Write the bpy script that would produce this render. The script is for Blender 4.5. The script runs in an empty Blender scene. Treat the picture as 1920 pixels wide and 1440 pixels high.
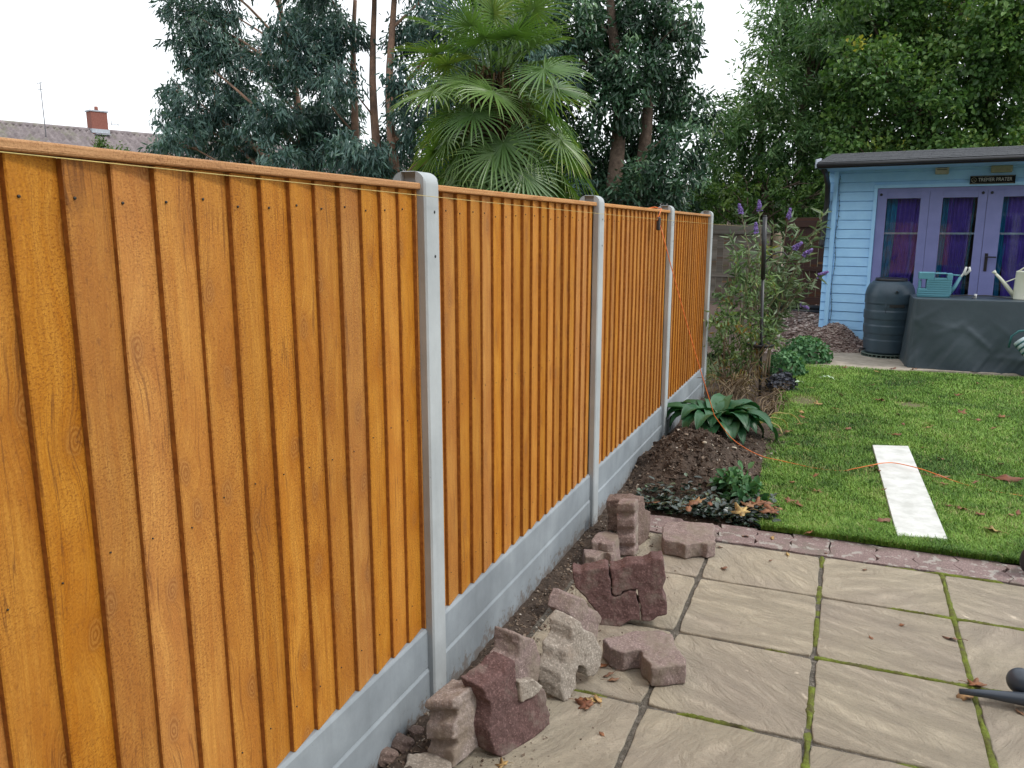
import bpy, bmesh, math, random
import numpy as np
from mathutils import Vector, Matrix
R = math.radians
rng = np.random.default_rng(7)
random.seed(7)
S = bpy.context.scene
COL = S.collection

# ------------------------------------------------------------------ camera
CM = np.array([[0.92423, 0.381836, 0.000444], [0.0729057, -0.1753247, -0.9818075], [-0.3748117, 0.9074483, -0.1898784]])
CAMH = 1.66
FPX = 1496.7
cam_d = bpy.data.cameras.new("camera")
cam = bpy.data.objects.new("camera", cam_d)
COL.objects.link(cam)
cam_d.sensor_width = 36.0
cam_d.lens = 36.0 * FPX / 1920.0
cam_d.clip_start = 0.05
cam_d.clip_end = 1500
rm = Matrix((CM[0].tolist(), (-CM[1]).tolist(), (-CM[2]).tolist())).transposed()
cam.matrix_world = Matrix.Translation((0, 0, CAMH)) @ rm.to_4x4()
S.camera = cam

# ------------------------------------------------------------------ sky, sun, exposure
SUN_EL, SUN_AZ = 50.0, 84.0          # azimuth measured clockwise from +Y
W = bpy.data.worlds.new("World")
S.world = W
W.use_nodes = True
nt = W.node_tree
nt.nodes.clear()
wo = nt.nodes.new('ShaderNodeOutputWorld')
bg = nt.nodes.new('ShaderNodeBackground')
sk = nt.nodes.new('ShaderNodeTexSky')
sk.sky_type = 'NISHITA'
sk.sun_disc = False
sk.sun_elevation = R(SUN_EL)
sk.sun_rotation = R(SUN_AZ)
hs = nt.nodes.new('ShaderNodeHueSaturation')
hs.inputs['Saturation'].default_value = 0.35
mx = nt.nodes.new('ShaderNodeMix')
mx.data_type = 'RGBA'
mx.inputs[0].default_value = 0.86
mx.inputs[7].default_value = (9.0, 9.35, 9.7, 1)      # overcast cloud layer
nt.links.new(sk.outputs[0], hs.inputs['Color'])
nt.links.new(hs.outputs[0], mx.inputs[6])
nt.links.new(mx.outputs[2], bg.inputs[0])
bg.inputs[1].default_value = 0.14
nt.links.new(bg.outputs[0], wo.inputs[0])
sd = bpy.data.lights.new("sun", 'SUN')
sd.energy = 1.5
sd.angle = R(10)
sd.color = (1.0, 0.95, 0.88)
so = bpy.data.objects.new("sun", sd)
COL.objects.link(so)
dv = Vector((math.sin(R(SUN_AZ)) * math.cos(R(SUN_EL)), math.cos(R(SUN_AZ)) * math.cos(R(SUN_EL)), math.sin(R(SUN_EL))))
so.rotation_euler = dv.to_track_quat('Z', 'Y').to_euler()
S.view_settings.view_transform = 'Standard'
S.view_settings.look = 'None'
S.view_settings.exposure = 0.30
S.view_settings.gamma = 1.0
S.view_settings.use_curve_mapping = False

# ------------------------------------------------------------------ placing helpers
def ray(px, py):
    return CM.T @ np.array([(px - 960) / FPX, (py - 720) / FPX, 1.0])
def G(px, py, z=0.0):
    d = ray(px, py)
    return Vector(np.array([0, 0, CAMH]) + d * ((z - CAMH) / d[2]))
def AT(px, py, Y):
    d = ray(px, py)
    return Vector(np.array([0, 0, CAMH]) + d * (Y / d[1]))
def ONPL(px, py, p0, n):
    d = ray(px, py)
    c = np.array([0, 0, CAMH])
    return Vector(c + d * (np.dot(np.array(p0) - c, n) / np.dot(d, n)))

# ------------------------------------------------------------------ tagging helpers
def tag(o, label=None, cat=None, group=None, kind=None):
    if label: o['label'] = label
    if cat: o['category'] = cat
    if group: o['group'] = group
    if kind: o['kind'] = kind
    return o
def empty(name, loc=(0, 0, 0), rz=0.0):
    o = bpy.data.objects.new(name, None)
    o.empty_display_size = 0.1
    COL.objects.link(o)
    o.location = loc
    o.rotation_euler = (0, 0, rz)
    return o
def copy_tree(o, parent=None):
    c = o.copy()
    COL.objects.link(c)
    if parent: c.parent = parent
    for ch in list(o.children):
        copy_tree(ch, c)
    return c

class MB:
    """collects shapes, links them as one mesh object"""
    def __init__(s):
        s.v, s.f, s.m, s.sm, s.att = [], [], [], [], {}
    def add(s, vs, fs, mi=0, smooth=False, **att):
        b = len(s.v)
        s.v += [tuple(v) for v in vs]
        s.f += [tuple(b + i for i in f) for f in fs]
        s.m += [mi] * len(fs)
        s.sm += [smooth] * len(fs)
        for k, val in att.items():
            s.att.setdefault(k, {})
            for i in range(len(vs)):
                s.att[k][b + i] = val[i] if isinstance(val, list) else val
        return b
    def box(s, x0, x1, y0, y1, z0, z1, mi=0, **a):
        vs = [(x, y, z) for z in (z0, z1) for y in (y0, y1) for x in (x0, x1)]
        s.add(vs, [(0, 2, 3, 1), (4, 5, 7, 6), (0, 1, 5, 4), (2, 6, 7, 3), (0, 4, 6, 2), (1, 3, 7, 5)], mi, **a)
    def obox(s, c, ux, uy, uz, mi=0, **a):
        c, ux, uy, uz = Vector(c), Vector(ux), Vector(uy), Vector(uz)
        vs = [c + ux * i + uy * j + uz * k for k in (-1, 1) for j in (-1, 1) for i in (-1, 1)]
        s.add(vs, [(0, 2, 3, 1), (4, 5, 7, 6), (0, 1, 5, 4), (2, 6, 7, 3), (0, 4, 6, 2), (1, 3, 7, 5)], mi, **a)
    def tube(s, pts, rad, n=8, mi=0, cap=True, **a):
        pts = [Vector(p) for p in pts]
        rs = rad if isinstance(rad, (list, tuple)) else [rad] * len(pts)
        rings, up = [], None
        for i, p in enumerate(pts):
            t = (pts[min(i + 1, len(pts) - 1)] - pts[max(i - 1, 0)])
            t = t.normalized() if t.length > 1e-9 else Vector((0, 0, 1))
            if up is None:
                up = Vector((1, 0, 0)) if abs(t.x) < .8 else Vector((0, 1, 0))
            a1 = (up - t * up.dot(t)).normalized()
            up = a1
            a2 = t.cross(a1)
            rings += [p + (a1 * math.cos(2 * math.pi * k / n) + a2 * math.sin(2 * math.pi * k / n)) * rs[i] for k in range(n)]
        fs = []
        for i in range(len(pts) - 1):
            for k in range(n):
                k2 = (k + 1) % n
                fs.append((i * n + k, i * n + k2, (i + 1) * n + k2, (i + 1) * n + k))
        if cap:
            fs.append(tuple(range(n - 1, -1, -1)))
            fs.append(tuple((len(pts) - 1) * n + k for k in range(n)))
        s.add(rings, fs, mi, True, **a)
    def lathe(s, prof, c=(0, 0, 0), n=32, mi=0, smooth=True):
        vs = [(c[0] + r * math.cos(2 * math.pi * k / n), c[1] + r * math.sin(2 * math.pi * k / n), c[2] + z) for r, z in prof for k in range(n)]
        fs = []
        for i in range(len(prof) - 1):
            for k in range(n):
                k2 = (k + 1) % n
                fs.append((i * n + k, i * n + k2, (i + 1) * n + k2, (i + 1) * n + k))
        fs.append(tuple(range(n - 1, -1, -1)))
        fs.append(tuple((len(prof) - 1) * n + k for k in range(n)))
        s.add(vs, fs, mi, smooth)
    def prism(s, poly, ext, mi=0, cap=True, smooth=False):
        """poly: 3D points in a plane, ext: vector"""
        n = len(poly)
        ext = Vector(ext)
        poly = [Vector(p) for p in poly]
        fs = [(i, (i + 1) % n, n + (i + 1) % n, n + i) for i in range(n)]
        if cap:
            fs += [tuple(range(n - 1, -1, -1)), tuple(range(n, 2 * n))]
        s.add(poly + [p + ext for p in poly], fs, mi, smooth)
    def build(s, name, mats, parent=None, bevel=0, seg=2, fixn=False, autosmooth=None):
        me = bpy.data.meshes.new(name)
        me.from_pydata([tuple(v) for v in s.v], [], s.f)
        if not isinstance(mats, (list, tuple)): mats = [mats]
        for m in mats: me.materials.append(m)
        me.polygons.foreach_set('material_index', s.m)
        me.polygons.foreach_set('use_smooth', s.sm)
        for k, d in s.att.items():
            val = next(iter(d.values()))
            if isinstance(val, (tuple, list)):
                at = me.attributes.new(k, 'FLOAT_VECTOR', 'POINT')
                arr = np.zeros((len(s.v), 3), np.float32)
                for i, x in d.items(): arr[i] = x
                at.data.foreach_set('vector', arr.ravel())
            else:
                at = me.attributes.new(k, 'FLOAT', 'POINT')
                arr = np.zeros(len(s.v), np.float32)
                for i, x in d.items(): arr[i] = x
                at.data.foreach_set('value', arr)
        if fixn:
            bm = bmesh.new(); bm.from_mesh(me)
            bmesh.ops.recalc_face_normals(bm, faces=bm.faces)
            bm.to_mesh(me); bm.free()
        o = bpy.data.objects.new(name, me)
        COL.objects.link(o)
        if parent: o.parent = parent
        if bevel:
            b = o.modifiers.new('bevel', 'BEVEL')
            b.width = bevel; b.segments = seg; b.limit_method = 'ANGLE'; b.angle_limit = R(35)
        return o

def npmesh(name, V, F, mat, parent=None, smooth=False, fatt=None, tri=False):
    """V (n,3), F (m,k) numpy -> object"""
    me = bpy.data.meshes.new(name)
    n, (m, k) = len(V), F.shape
    me.vertices.add(n)
    me.vertices.foreach_set('co', np.ascontiguousarray(V, np.float32).ravel())
    me.loops.add(m * k)
    me.loops.foreach_set('vertex_index', np.ascontiguousarray(F, np.int32).ravel())
    me.polygons.add(m)
    me.polygons.foreach_set('loop_start', np.arange(0, m * k, k, dtype=np.int32))
    me.polygons.foreach_set('loop_total', np.full(m, k, np.int32))
    if smooth: me.polygons.foreach_set('use_smooth', np.ones(m, bool))
    for kk, arr in (fatt or {}).items():
        at = me.attributes.new(kk, 'FLOAT', 'POINT')
        at.data.foreach_set('value', np.ascontiguousarray(arr, np.float32))
    me.materials.append(mat)
    me.update(calc_edges=True)
    me.validate()
    o = bpy.data.objects.new(name, me)
    COL.objects.link(o)
    if parent: o.parent = parent
    return o

# value noise for heightfields
_pt = rng.random((64, 64))
def vnoise(x, y):
    x = np.asarray(x, float); y = np.asarray(y, float)
    xi = np.floor(x).astype(int); yi = np.floor(y).astype(int)
    fx = x - xi; fy = y - yi
    fx = fx * fx * (3 - 2 * fx); fy = fy * fy * (3 - 2 * fy)
    g = lambda a, b: _pt[a % 64, b % 64]
    return (g(xi, yi) * (1 - fx) + g(xi + 1, yi) * fx) * (1 - fy) + (g(xi, yi + 1) * (1 - fx) + g(xi + 1, yi + 1) * fx) * fy
def fbm(x, y, o=4):
    s, a, t = 0, .5, 0
    for i in range(o):
        s = s + a * vnoise(x * 2 ** i + 17 * i, y * 2 ** i + 5 * i); t += a; a *= .5
    return s / t
def grid(name, x0, x1, y0, y1, nx, ny, hf, mat, parent=None, smooth=True):
    X, Y = np.meshgrid(np.linspace(x0, x1, nx), np.linspace(y0, y1, ny))
    Z = hf(X, Y)
    V = np.stack([X, Y, Z], -1).reshape(-1, 3)
    i = np.arange(nx - 1)[None, :] + nx * np.arange(ny - 1)[:, None]
    F = np.stack([i, i + 1, i + nx + 1, i + nx], -1).reshape(-1, 4)
    return npmesh(name, V, F, mat, parent, smooth)

# ------------------------------------------------------------------ materials
class NT:
    def __init__(s, name):
        s.m = bpy.data.materials.new(name)
        s.m.use_nodes = True
        s.t = s.m.node_tree
        s.b = s.t.nodes['Principled BSDF']
        s.out = s.t.nodes['Material Output']
    def n(s, typ, **kw):
        nd = s.t.nodes.new(typ)
        for k, v in kw.items(): setattr(nd, k, v)
        return nd
    def l(s, a, b): s.t.links.new(a, b)
    def coord(s, kind='Object', scale=(1, 1, 1), loc=(0, 0, 0), attr=None):
        if attr:
            c = s.n('ShaderNodeAttribute', attribute_name=attr).outputs['Vector']
        else:
            c = s.n('ShaderNodeTexCoord').outputs[kind]
        mp = s.n('ShaderNodeMapping')
        mp.inputs['Scale'].default_value = scale
        mp.inputs['Location'].default_value = loc
        s.l(c, mp.inputs[0])
        return mp.outputs[0]
    def noise(s, co, scale=5, detail=4, rough=.55, dist=0):
        nd = s.n('ShaderNodeTexNoise')
        nd.inputs['Scale'].default_value = scale
        nd.inputs['Detail'].default_value = detail
        nd.inputs['Roughness'].default_value = rough
        nd.inputs['Distortion'].default_value = dist
        if co is not None: s.l(co, nd.inputs['Vector'])
        return nd.outputs['Fac']
    def vor(s, co, scale=5, feature='F1', out='Distance', dims='3D'):
        nd = s.n('ShaderNodeTexVoronoi', feature=feature, voronoi_dimensions=dims)
        nd.inputs['Scale'].default_value = scale
        if co is not None: s.l(co, nd.inputs['Vector'])
        return nd.outputs[out]
    def ramp(s, fac, stops, interp='LINEAR'):
        nd = s.n('ShaderNodeValToRGB')
        nd.color_ramp.interpolation = interp
        e = nd.color_ramp.elements
        while len(e) < len(stops): e.new(0.5)
        for i, (p, c) in enumerate(stops):
            e[i].position = p
            e[i].color = (*c, 1) if isinstance(c, tuple) else (c, c, c, 1)
        s.l(fac, nd.inputs[0])
        return nd.outputs[0]
    def mix(s, fac, a, b, mode='MIX'):
        nd = s.n('ShaderNodeMix', data_type='RGBA', blend_type=mode)
        for inp, v in ((nd.inputs[0], fac), (nd.inputs[6], a), (nd.inputs[7], b)):
            if hasattr(v, 'is_output'): s.l(v, inp)
            elif isinstance(v, tuple): inp.default_value = (*v, 1)
            else: inp.default_value = v
        return nd.outputs[2]
    def math(s, op, a, b=0.0, c=None, clamp=False):
        nd = s.n('ShaderNodeMath', operation=op)
        nd.use_clamp = clamp
        for i, v in enumerate((a, b) if c is None else (a, b, c)):
            if hasattr(v, 'is_output'): s.l(v, nd.inputs[i])
            else: nd.inputs[i].default_value = v
        return nd.outputs[0]
    def col(s, v):
        if hasattr(v, 'is_output'): s.l(v, s.b.inputs['Base Color'])
        else: s.b.inputs['Base Color'].default_value = (*v, 1)
    def rough(s, v):
        if hasattr(v, 'is_output'): s.l(v, s.b.inputs['Roughness'])
        else: s.b.inputs['Roughness'].default_value = v
    def bump(s, h, strength=.3, dist=.01):
        nd = s.n('ShaderNodeBump')
        nd.inputs['Strength'].default_value = strength
        nd.inputs['Distance'].default_value = dist
        s.l(h, nd.inputs['Height'])
        s.l(nd.outputs[0], s.b.inputs['Normal'])

def simple(name, c, rough=.6, c2=None, scale=20, bump=0.15, bd=.004, metal=0, spec=None):
    t = NT(name)
    co = t.coord()
    f = t.noise(co, scale, 5, .6)
    c2 = c2 or tuple(x * .7 for x in c)
    t.col(t.ramp(f, [(.35, c2), (.65, c)]))
    t.rough(rough)
    t.b.inputs['Metallic'].default_value = metal
    if spec is not None: t.b.inputs['Specular IOR Level'].default_value = spec
    if bump: t.bump(t.noise(co, scale * 3, 4), bump, bd)
    return t.m

def leafmat(name, stops, rough=.45, trans=.25, spec=.4):
    t = NT(name)
    a = t.n('ShaderNodeAttribute', attribute_name='tint').outputs['Fac']
    c = t.ramp(a, stops)
    t.col(c)
    t.rough(rough)
    t.b.inputs['Specular IOR Level'].default_value = spec
    tr = t.n('ShaderNodeBsdfTranslucent')
    c2 = t.mix(1.0, c, (1.35, 1.5, .7), 'MULTIPLY')
    t.l(c2, tr.inputs[0])
    ms = t.n('ShaderNodeMixShader')
    ms.inputs[0].default_value = trans
    t.l(t.b.outputs[0], ms.inputs[1]); t.l(tr.outputs[0], ms.inputs[2])
    t.l(ms.outputs[0], t.out.inputs[0])
    return t.m

M = {}
# pressure treated softwood, grain along z; 'bid' differs from board to board
def woodmat(name, light, mid, dark, axis='z', knots=True, stain=(.30, .105, .022)):
    t = NT(name)
    bid = t.n('ShaderNodeAttribute', attribute_name='bid').outputs['Fac']
    sep = t.n('ShaderNodeSeparateXYZ')
    t.l(t.n('ShaderNodeTexCoord').outputs['Object'], sep.inputs[0])
    u, v = (sep.outputs[1], sep.outputs[2]) if axis == 'z' else (sep.outputs[2], sep.outputs[1])
    if axis == 'x': u, v = sep.outputs[2], sep.outputs[0]
    off = t.math('MULTIPLY', bid, 37.0)
    # knots
    kc = t.n('ShaderNodeCombineXYZ')
    t.l(t.math('MULTIPLY', u, 8.0), kc.inputs[0])
    t.l(t.math('ADD', t.math('MULTIPLY', v, 5.2), off), kc.inputs[1])
    kn = t.n('ShaderNodeTexNoise'); kn.inputs['Scale'].default_value = 2.2; kn.inputs['Detail'].default_value = 3
    t.l(kc.outputs[0], kn.inputs['Vector'])
    kv = t.n('ShaderNodeVectorMath', operation='MULTIPLY_ADD'); t.l(kn.outputs['Color'], kv.inputs[0]); kv.inputs[1].default_value = (.28, .28, 0); t.l(kc.outputs[0], kv.inputs[2])
    kd = t.vor(kv.outputs[0], 0.62, dims='2D')
    warp = t.math('POWER', t.math('SUBTRACT', 1.0, kd, clamp=True), 5.0)
    gc = t.n('ShaderNodeCombineXYZ')
    t.l(t.math('ADD', t.math('MULTIPLY', u, 16.0), t.math('MULTIPLY', warp, 1.1 if knots else 0)), gc.inputs[0])
    t.l(t.math('ADD', t.math('MULTIPLY', v, .55), off), gc.inputs[1])
    t.l(off, gc.inputs[2])
    g1 = t.noise(gc.outputs[0], 2.2, 4, .55, .25)
    rings = t.math('SINE', t.math('MULTIPLY', g1, 55.0))
    rings = t.math('MULTIPLY_ADD', rings, .5, .5)
    fc = t.n('ShaderNodeCombineXYZ')
    t.l(t.math('MULTIPLY', u, 1.0), fc.inputs[0]); t.l(t.math('ADD', t.math('MULTIPLY', v, .42), off), fc.inputs[1])
    fine = t.noise(fc.outputs[0], 260, 3, .6)
    speck = t.noise(fc.outputs[0], 90, 4, .75)
    sc_ = t.n('ShaderNodeCombineXYZ')
    t.l(u, sc_.inputs[0]); t.l(t.math('ADD', t.math('MULTIPLY', v, 1.6), off), sc_.inputs[1])
    saw = t.noise(sc_.outputs[0], 150, 4, .8)
    blotch = t.noise(fc.outputs[0], 9, 3, .6)
    c = t.mix(t.ramp(g1, [(.3, 0.), (.7, 1.)]), mid, light)
    c = t.mix(t.math('MULTIPLY', rings, .30), c, dark)
    c = t.mix(t.math('MULTIPLY', t.ramp(blotch, [(.42, 0.), (.62, 1.)]), .55), c, stain)
    dk = t.math('MULTIPLY', t.ramp(speck, [(.56, 0.), (.68, 1.)]), t.ramp(blotch, [(.38, .1), (.6, 1.)]))
    c = t.mix(t.math('MULTIPLY', dk, .6), c, (.16, .055, .015))
    c = t.mix(t.math('MULTIPLY', t.ramp(fine, [(.4, 0.), (.7, 1.)]), .42), c, dark)
    c = t.mix(t.math('MULTIPLY', t.math('MULTIPLY', t.ramp(saw, [(.50, 0.), (.62, 1.)]), t.ramp(t.noise(fc.outputs[0], 5, 3, .6), [(.38, .2), (.60, 1.)])), .85), c, (.20, .06, .006))
    c = t.mix(t.math('MULTIPLY', t.ramp(saw, [(.30, 1.), (.42, 0.)]), .35), c, light)
    if knots:
        km = t.ramp(kd, [(.0, 1.), (.075, .9), (.12, 0.)])
        kr = t.math('MULTIPLY_ADD', t.math('SINE', t.math('MULTIPLY', kd, 170.0)), .5, .5)
        kcol = t.mix(kr, (.22, .075, .012), (.52, .25, .06))
        c = t.mix(t.math('MULTIPLY', km, .70), c, kcol)
        halo = t.ramp(kd, [(.1, 1.), (.28, 0.)])
        c = t.mix(t.math('MULTIPLY', halo, .35), c, dark)
    spc = t.n('ShaderNodeCombineXYZ')
    t.l(t.math('ADD', t.math('MULTIPLY', u, 42.0), t.math('MULTIPLY', warp, 1.5)), spc.inputs[0]); t.l(t.math('ADD', t.math('MULTIPLY', v, 1.1), off), spc.inputs[1])
    spn = t.noise(spc.outputs[0], 1.0, 2, .5)
    spl = t.math('MULTIPLY', t.ramp(spn, [(.485, 0.), (.498, 1.), (.502, 1.), (.515, 0.)]), t.ramp(t.noise(fc.outputs[0], 6.5, 2, .5), [(.50, 0.), (.58, 1.)]))
    c = t.mix(t.math('MULTIPLY', spl, .6), c, (.14, .045, .010))
    # tone of the whole board
    hv = t.n('ShaderNodeHueSaturation')
    t.l(t.math('MULTIPLY_ADD', t.math('FRACT', t.math('MULTIPLY', bid, 7.31)), .24, .86), hv.inputs['Value'])
    t.l(t.math('MULTIPLY_ADD', t.math('FRACT', t.math('MULTIPLY', bid, 3.77)), .09, .94), hv.inputs['Saturation'])
    t.l(c, hv.inputs['Color'])
    t.col(hv.outputs[0])
    t.rough(t.ramp(fine, [(.3, .72), (.7, .55)]))
    t.b.inputs['Specular IOR Level'].default_value = .3
    h = t.math('ADD', t.math('MULTIPLY', rings, .25), t.math('ADD', fine, t.math('MULTIPLY', speck, .6)))
    t.bump(t.math('ADD', h, t.math('MULTIPLY', saw, 1.2)), .5, .003)
    return t.m
M['wood'] = woodmat('treated_board_wood', (.66, .315, .052), (.56, .228, .023), (.33, .105, .009), stain=(.42, .135, .010))
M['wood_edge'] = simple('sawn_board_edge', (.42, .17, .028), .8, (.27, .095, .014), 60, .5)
M['cap'] = woodmat('capping_wood', (.66, .36, .15), (.60, .30, .10), (.45, .19, .055), axis='y', knots=False, stain=(.5, .22, .07))
M['nail'] = simple('nail_steel', (.03, .025, .02), .5, bump=0)

def concrete(name, c, c2, streak=.25, seed=0):
    t = NT(name)
    co = t.coord(loc=(seed, seed * 2, 0))
    a = t.noise(co, 3.5, 6, .65)
    b = t.noise(t.coord(scale=(14, 14, 1.2)), 1.2, 4, .6)
    cc = t.ramp(a, [(.3, c2), (.7, c)])
    cc = t.mix(t.math('MULTIPLY', t.ramp(b, [(.5, 0.), (.75, 1.)]), streak), cc, tuple(x * .6 for x in c2))
    pores = t.ramp(t.vor(co, 110), [(.0, 1.), (.10, 0.)])
    pm = t.math('MULTIPLY', pores, t.ramp(t.noise(co, 30, 2), [(.55, 0.), (.62, 1.)]))
    cc = t.mix(t.math('MULTIPLY', pm, .6), cc, (.12, .12, .12))
    big = t.ramp(t.vor(co, 38), [(.0, 1.), (.13, 0.)])
    bm_ = t.math('MULTIPLY', big, t.ramp(t.noise(co, 9, 2), [(.60, 0.), (.64, 1.)]))
    cc = t.mix(t.math('MULTIPLY', bm_, .7), cc, (.09, .09, .09))
    zc = t.n('ShaderNodeSeparateXYZ'); t.l(co, zc.inputs[0])
    sp_ = t.math('SUBTRACT', t.noise(co, 26, 5, .75), t.math('MULTIPLY', zc.outputs[2], 2.6))
    cc = t.mix(t.math('MULTIPLY', t.ramp(sp_, [(.40, 0.), (.52, 1.)]), .75), cc, (.13, .095, .07))
    cc = t.mix(t.math('MULTIPLY', t.ramp(t.noise(co, 1.6, 4, .7), [(.50, 0.), (.64, 1.)]), .35), cc, tuple(x * .72 for x in c2))
    t.col(cc)
    t.rough(.8)
    t.bump(t.math('ADD', t.noise(co, 60, 5), t.math('MULTIPLY', pm, -1.0)), .22, .003)
    return t.m
M['post'] = concrete('cast_concrete', (.46, .495, .51), (.36, .39, .405))
M['gravel'] = concrete('gravel_board_concrete', (.31, .35, .38), (.21, .24, .265), .22, 3)
M['hole'] = simple('dark_hole', (.03, .03, .03), .9, bump=0)

# riven slabs: 'suv' holds each slab's own rotated coordinates
t = NT('riven_slab')
co = t.coord(attr='suv')
st = t.coord(attr='suv', scale=(1.0, 2.6, 1))
w1 = t.noise(st, 4.2, 9, .76, 1.3)
w2 = t.noise(co, 22, 6, .65)
w3 = t.noise(co, 1.7, 3, .5)
fine = t.noise(co, 170, 4, .7)
c = t.ramp(w1, [(.28, (.42, .36, .27)), (.40, (.53, .455, .34)), (.55, (.57, .495, .37)), (.72, (.63, .545, .41))])
c = t.mix(t.ramp(w3, [(.42, 0.), (.68, .45)]), c, (.39, .32, .28))
c = t.mix(t.math('MULTIPLY', t.ramp(w2, [(.5, 0.), (.7, 1.)]), .28), c, (.30, .255, .21))
dirt = t.noise(t.coord(), 1.3, 5, .65)
c = t.mix(t.math('MULTIPLY', t.ramp(dirt, [(.54, 0.), (.70, 1.)]), .25), c, (.25, .215, .175))
c = t.mix(t.math('MULTIPLY', t.ramp(fine, [(.52, 0.), (.68, 1.)]), .40), c, (.20, .175, .15))
t.col(c); t.rough(.85)
t.bump(t.math('ADD', t.math('MULTIPLY', t.ramp(w1, [(.35, 0.), (.65, 1.)]), 1.3), t.math('ADD', t.math('MULTIPLY', w2, .5), t.math('MULTIPLY', fine, .12))), 1.0, .014)
M['slab'] = t.m

t = NT('joint_fill')
co = t.coord()
a = t.noise(co, 60, 4, .7); b = t.vor(co, 160)
c = t.ramp(a, [(.3, (.05, .043, .033)), (.55, (.12, .105, .085)), (.75, (.26, .24, .21))])
t.col(c); t.rough(.95); t.bump(t.math('ADD', a, b), .8, .006)
M['joint'] = t.m
t = NT('moss_cushion')
co = t.coord()
a = t.noise(co, 11, 5, .75); f = t.noise(co, 240, 3, .7)
c = t.ramp(a, [(.34, (.085, .065, .04)), (.44, (.12, .12, .025)), (.56, (.17, .215, .025)), (.72, (.25, .29, .03))])
c = t.mix(t.math('MULTIPLY', t.ramp(f, [(.45, 0.), (.65, 1.)]), .6), c, (.07, .09, .012))
t.col(c); t.rough(.95); t.bump(f, .9, .006)
M['moss'] = t.m

def blockmat(name, a, b, grime, g0=.5, lich=0.0, seed=0.0):
    t = NT(name)
    co = t.coord(loc=(seed, seed, seed))
    n1 = t.noise(co, 9, 5, .6); n2 = t.noise(co, 120, 4, .75); n3 = t.noise(co, 5, 5, .7)
    c = t.ramp(n1, [(.3, b), (.7, a)])
    c = t.mix(t.math('MULTIPLY', t.ramp(n2, [(.54, 0.), (.66, 1.)]), .55), c, tuple(min(1, x * 2.0 + .06) for x in a))
    c = t.mix(t.math('MULTIPLY', t.ramp(n2, [(.34, 1.), (.46, 0.)]), .5), c, tuple(x * .4 for x in b))
    c = t.mix(t.ramp(n3, [(g0, 0.), (g0 + .13, .85)]), c, grime)
    if lich:
        c = t.mix(t.math('MULTIPLY', t.ramp(t.noise(co, 16, 3, .6), [(.56, 0.), (.60, 1.)]), lich), c, (.42, .41, .37))
    t.col(c); t.rough(.92)
    t.bump(t.math('ADD', t.math('MULTIPLY', n2, .7), t.math('ADD', n3, n1)), .8, .008)
    return t.m
M['maroon'] = blockmat('maroon_block', (.145, .078, .072), (.095, .052, .048), (.19, .155, .13), .50)
M['pink'] = blockmat('weathered_pink_block', (.285, .215, .20), (.20, .145, .13), (.22, .18, .14), .48, seed=4)
M['pinkg'] = blockmat('chalky_pink_block', (.36, .30, .275), (.25, .20, .175), (.24, .19, .145), .50, seed=6)
M['greyb'] = blockmat('cement_caked_block', (.34, .30, .255), (.23, .195, .16), (.30, .24, .19), .54, seed=9)
M['brownb'] = blockmat('dirty_brown_block', (.21, .15, .125), (.135, .09, .075), (.16, .12, .085), .52, seed=2)
M['edge'] = blockmat('edging_block', (.255, .185, .175), (.185, .13, .122), (.16, .135, .11), .52, .6, seed=5)

def soilmat(name, a, b, d):
    t = NT(name)
    co = t.coord()
    n1 = t.noise(co, 9, 6, .7); n2 = t.noise(co, 70, 5, .75)
    c = t.ramp(n2, [(.3, b), (.55, a), (.78, d)])
    c = t.mix(t.ramp(n1, [(.4, .0), (.7, .5)]), c, b)
    t.col(c); t.rough(.95)
    t.bump(t.math('ADD', n1, t.math('MULTIPLY', n2, .6)), 1.0, .02)
    return t.m
M['soil'] = soilmat('dug_soil', (.085, .058, .042), (.040, .027, .019), (.17, .125, .095))
M['dirt'] = soilmat('dry_soil', (.15, .11, .08), (.08, .055, .04), (.26, .21, .165))
M['lawnbase'] = soilmat('lawn_base', (.17, .155, .075), (.10, .10, .045), (.27, .23, .14))
M['ground'] = soilmat('rough_ground', (.07, .09, .03), (.04, .05, .02), (.12, .11, .06))
M['bark'] = soilmat('bark_bed', (.17, .12, .10), (.09, .06, .05), (.32, .25, .22))
t = NT('bark_chip')
r_ = t.n('ShaderNodeNewGeometry').outputs['Random Per Island']
t.col(t.ramp(r_, [(0, (.08, .05, .04)), (.35, (.22, .145, .125)), (.7, (.40, .31, .28)), (1, (.60, .52, .47))])); t.rough(.9)
M['chip'] = t.m
t = NT('stone_chip')
r_ = t.n('ShaderNodeNewGeometry').outputs['Random Per Island']
t.col(t.ramp(r_, [(0, (.08, .05, .035)), (.6, (.16, .115, .08)), (.9, (.28, .22, .17)), (1, (.5, .46, .4))])); t.rough(.9)
M['crumb'] = t.m
M['pathc'] = simple('worn_concrete_path', (.44, .38, .31), .9, (.30, .26, .21), 9, .4, .006)
t = NT('grass_blade')
a = t.n('ShaderNodeAttribute', attribute_name='tint').outputs['Fac']
c = t.ramp(a, [(0, (.022, .070, .012)), (.35, (.110, .235, .030)), (.7, (.23, .40, .065)), (.9, (.29, .43, .09)), (1, (.40, .38, .16))])
t.col(c); t.rough(.5); t.b.inputs['Specular IOR Level'].default_value = .3
M['grass'] = t.m
M['bark_tree'] = simple('tree_bark', (.17, .12, .09), .9, (.08, .055, .04), 12, .6, .02)
M['euc_bark'] = simple('peeling_bark', (.36, .21, .14), .8, (.19, .12, .09), 5, .4, .02)
M['palm_bark'] = simple('fibrous_trunk', (.075, .048, .03), .95, (.03, .02, .014), 30, 1.0, .03)
M['stem'] = simple('green_stem', (.16, .17, .07), .7, (.11, .10, .05), 15, .2)
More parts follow.
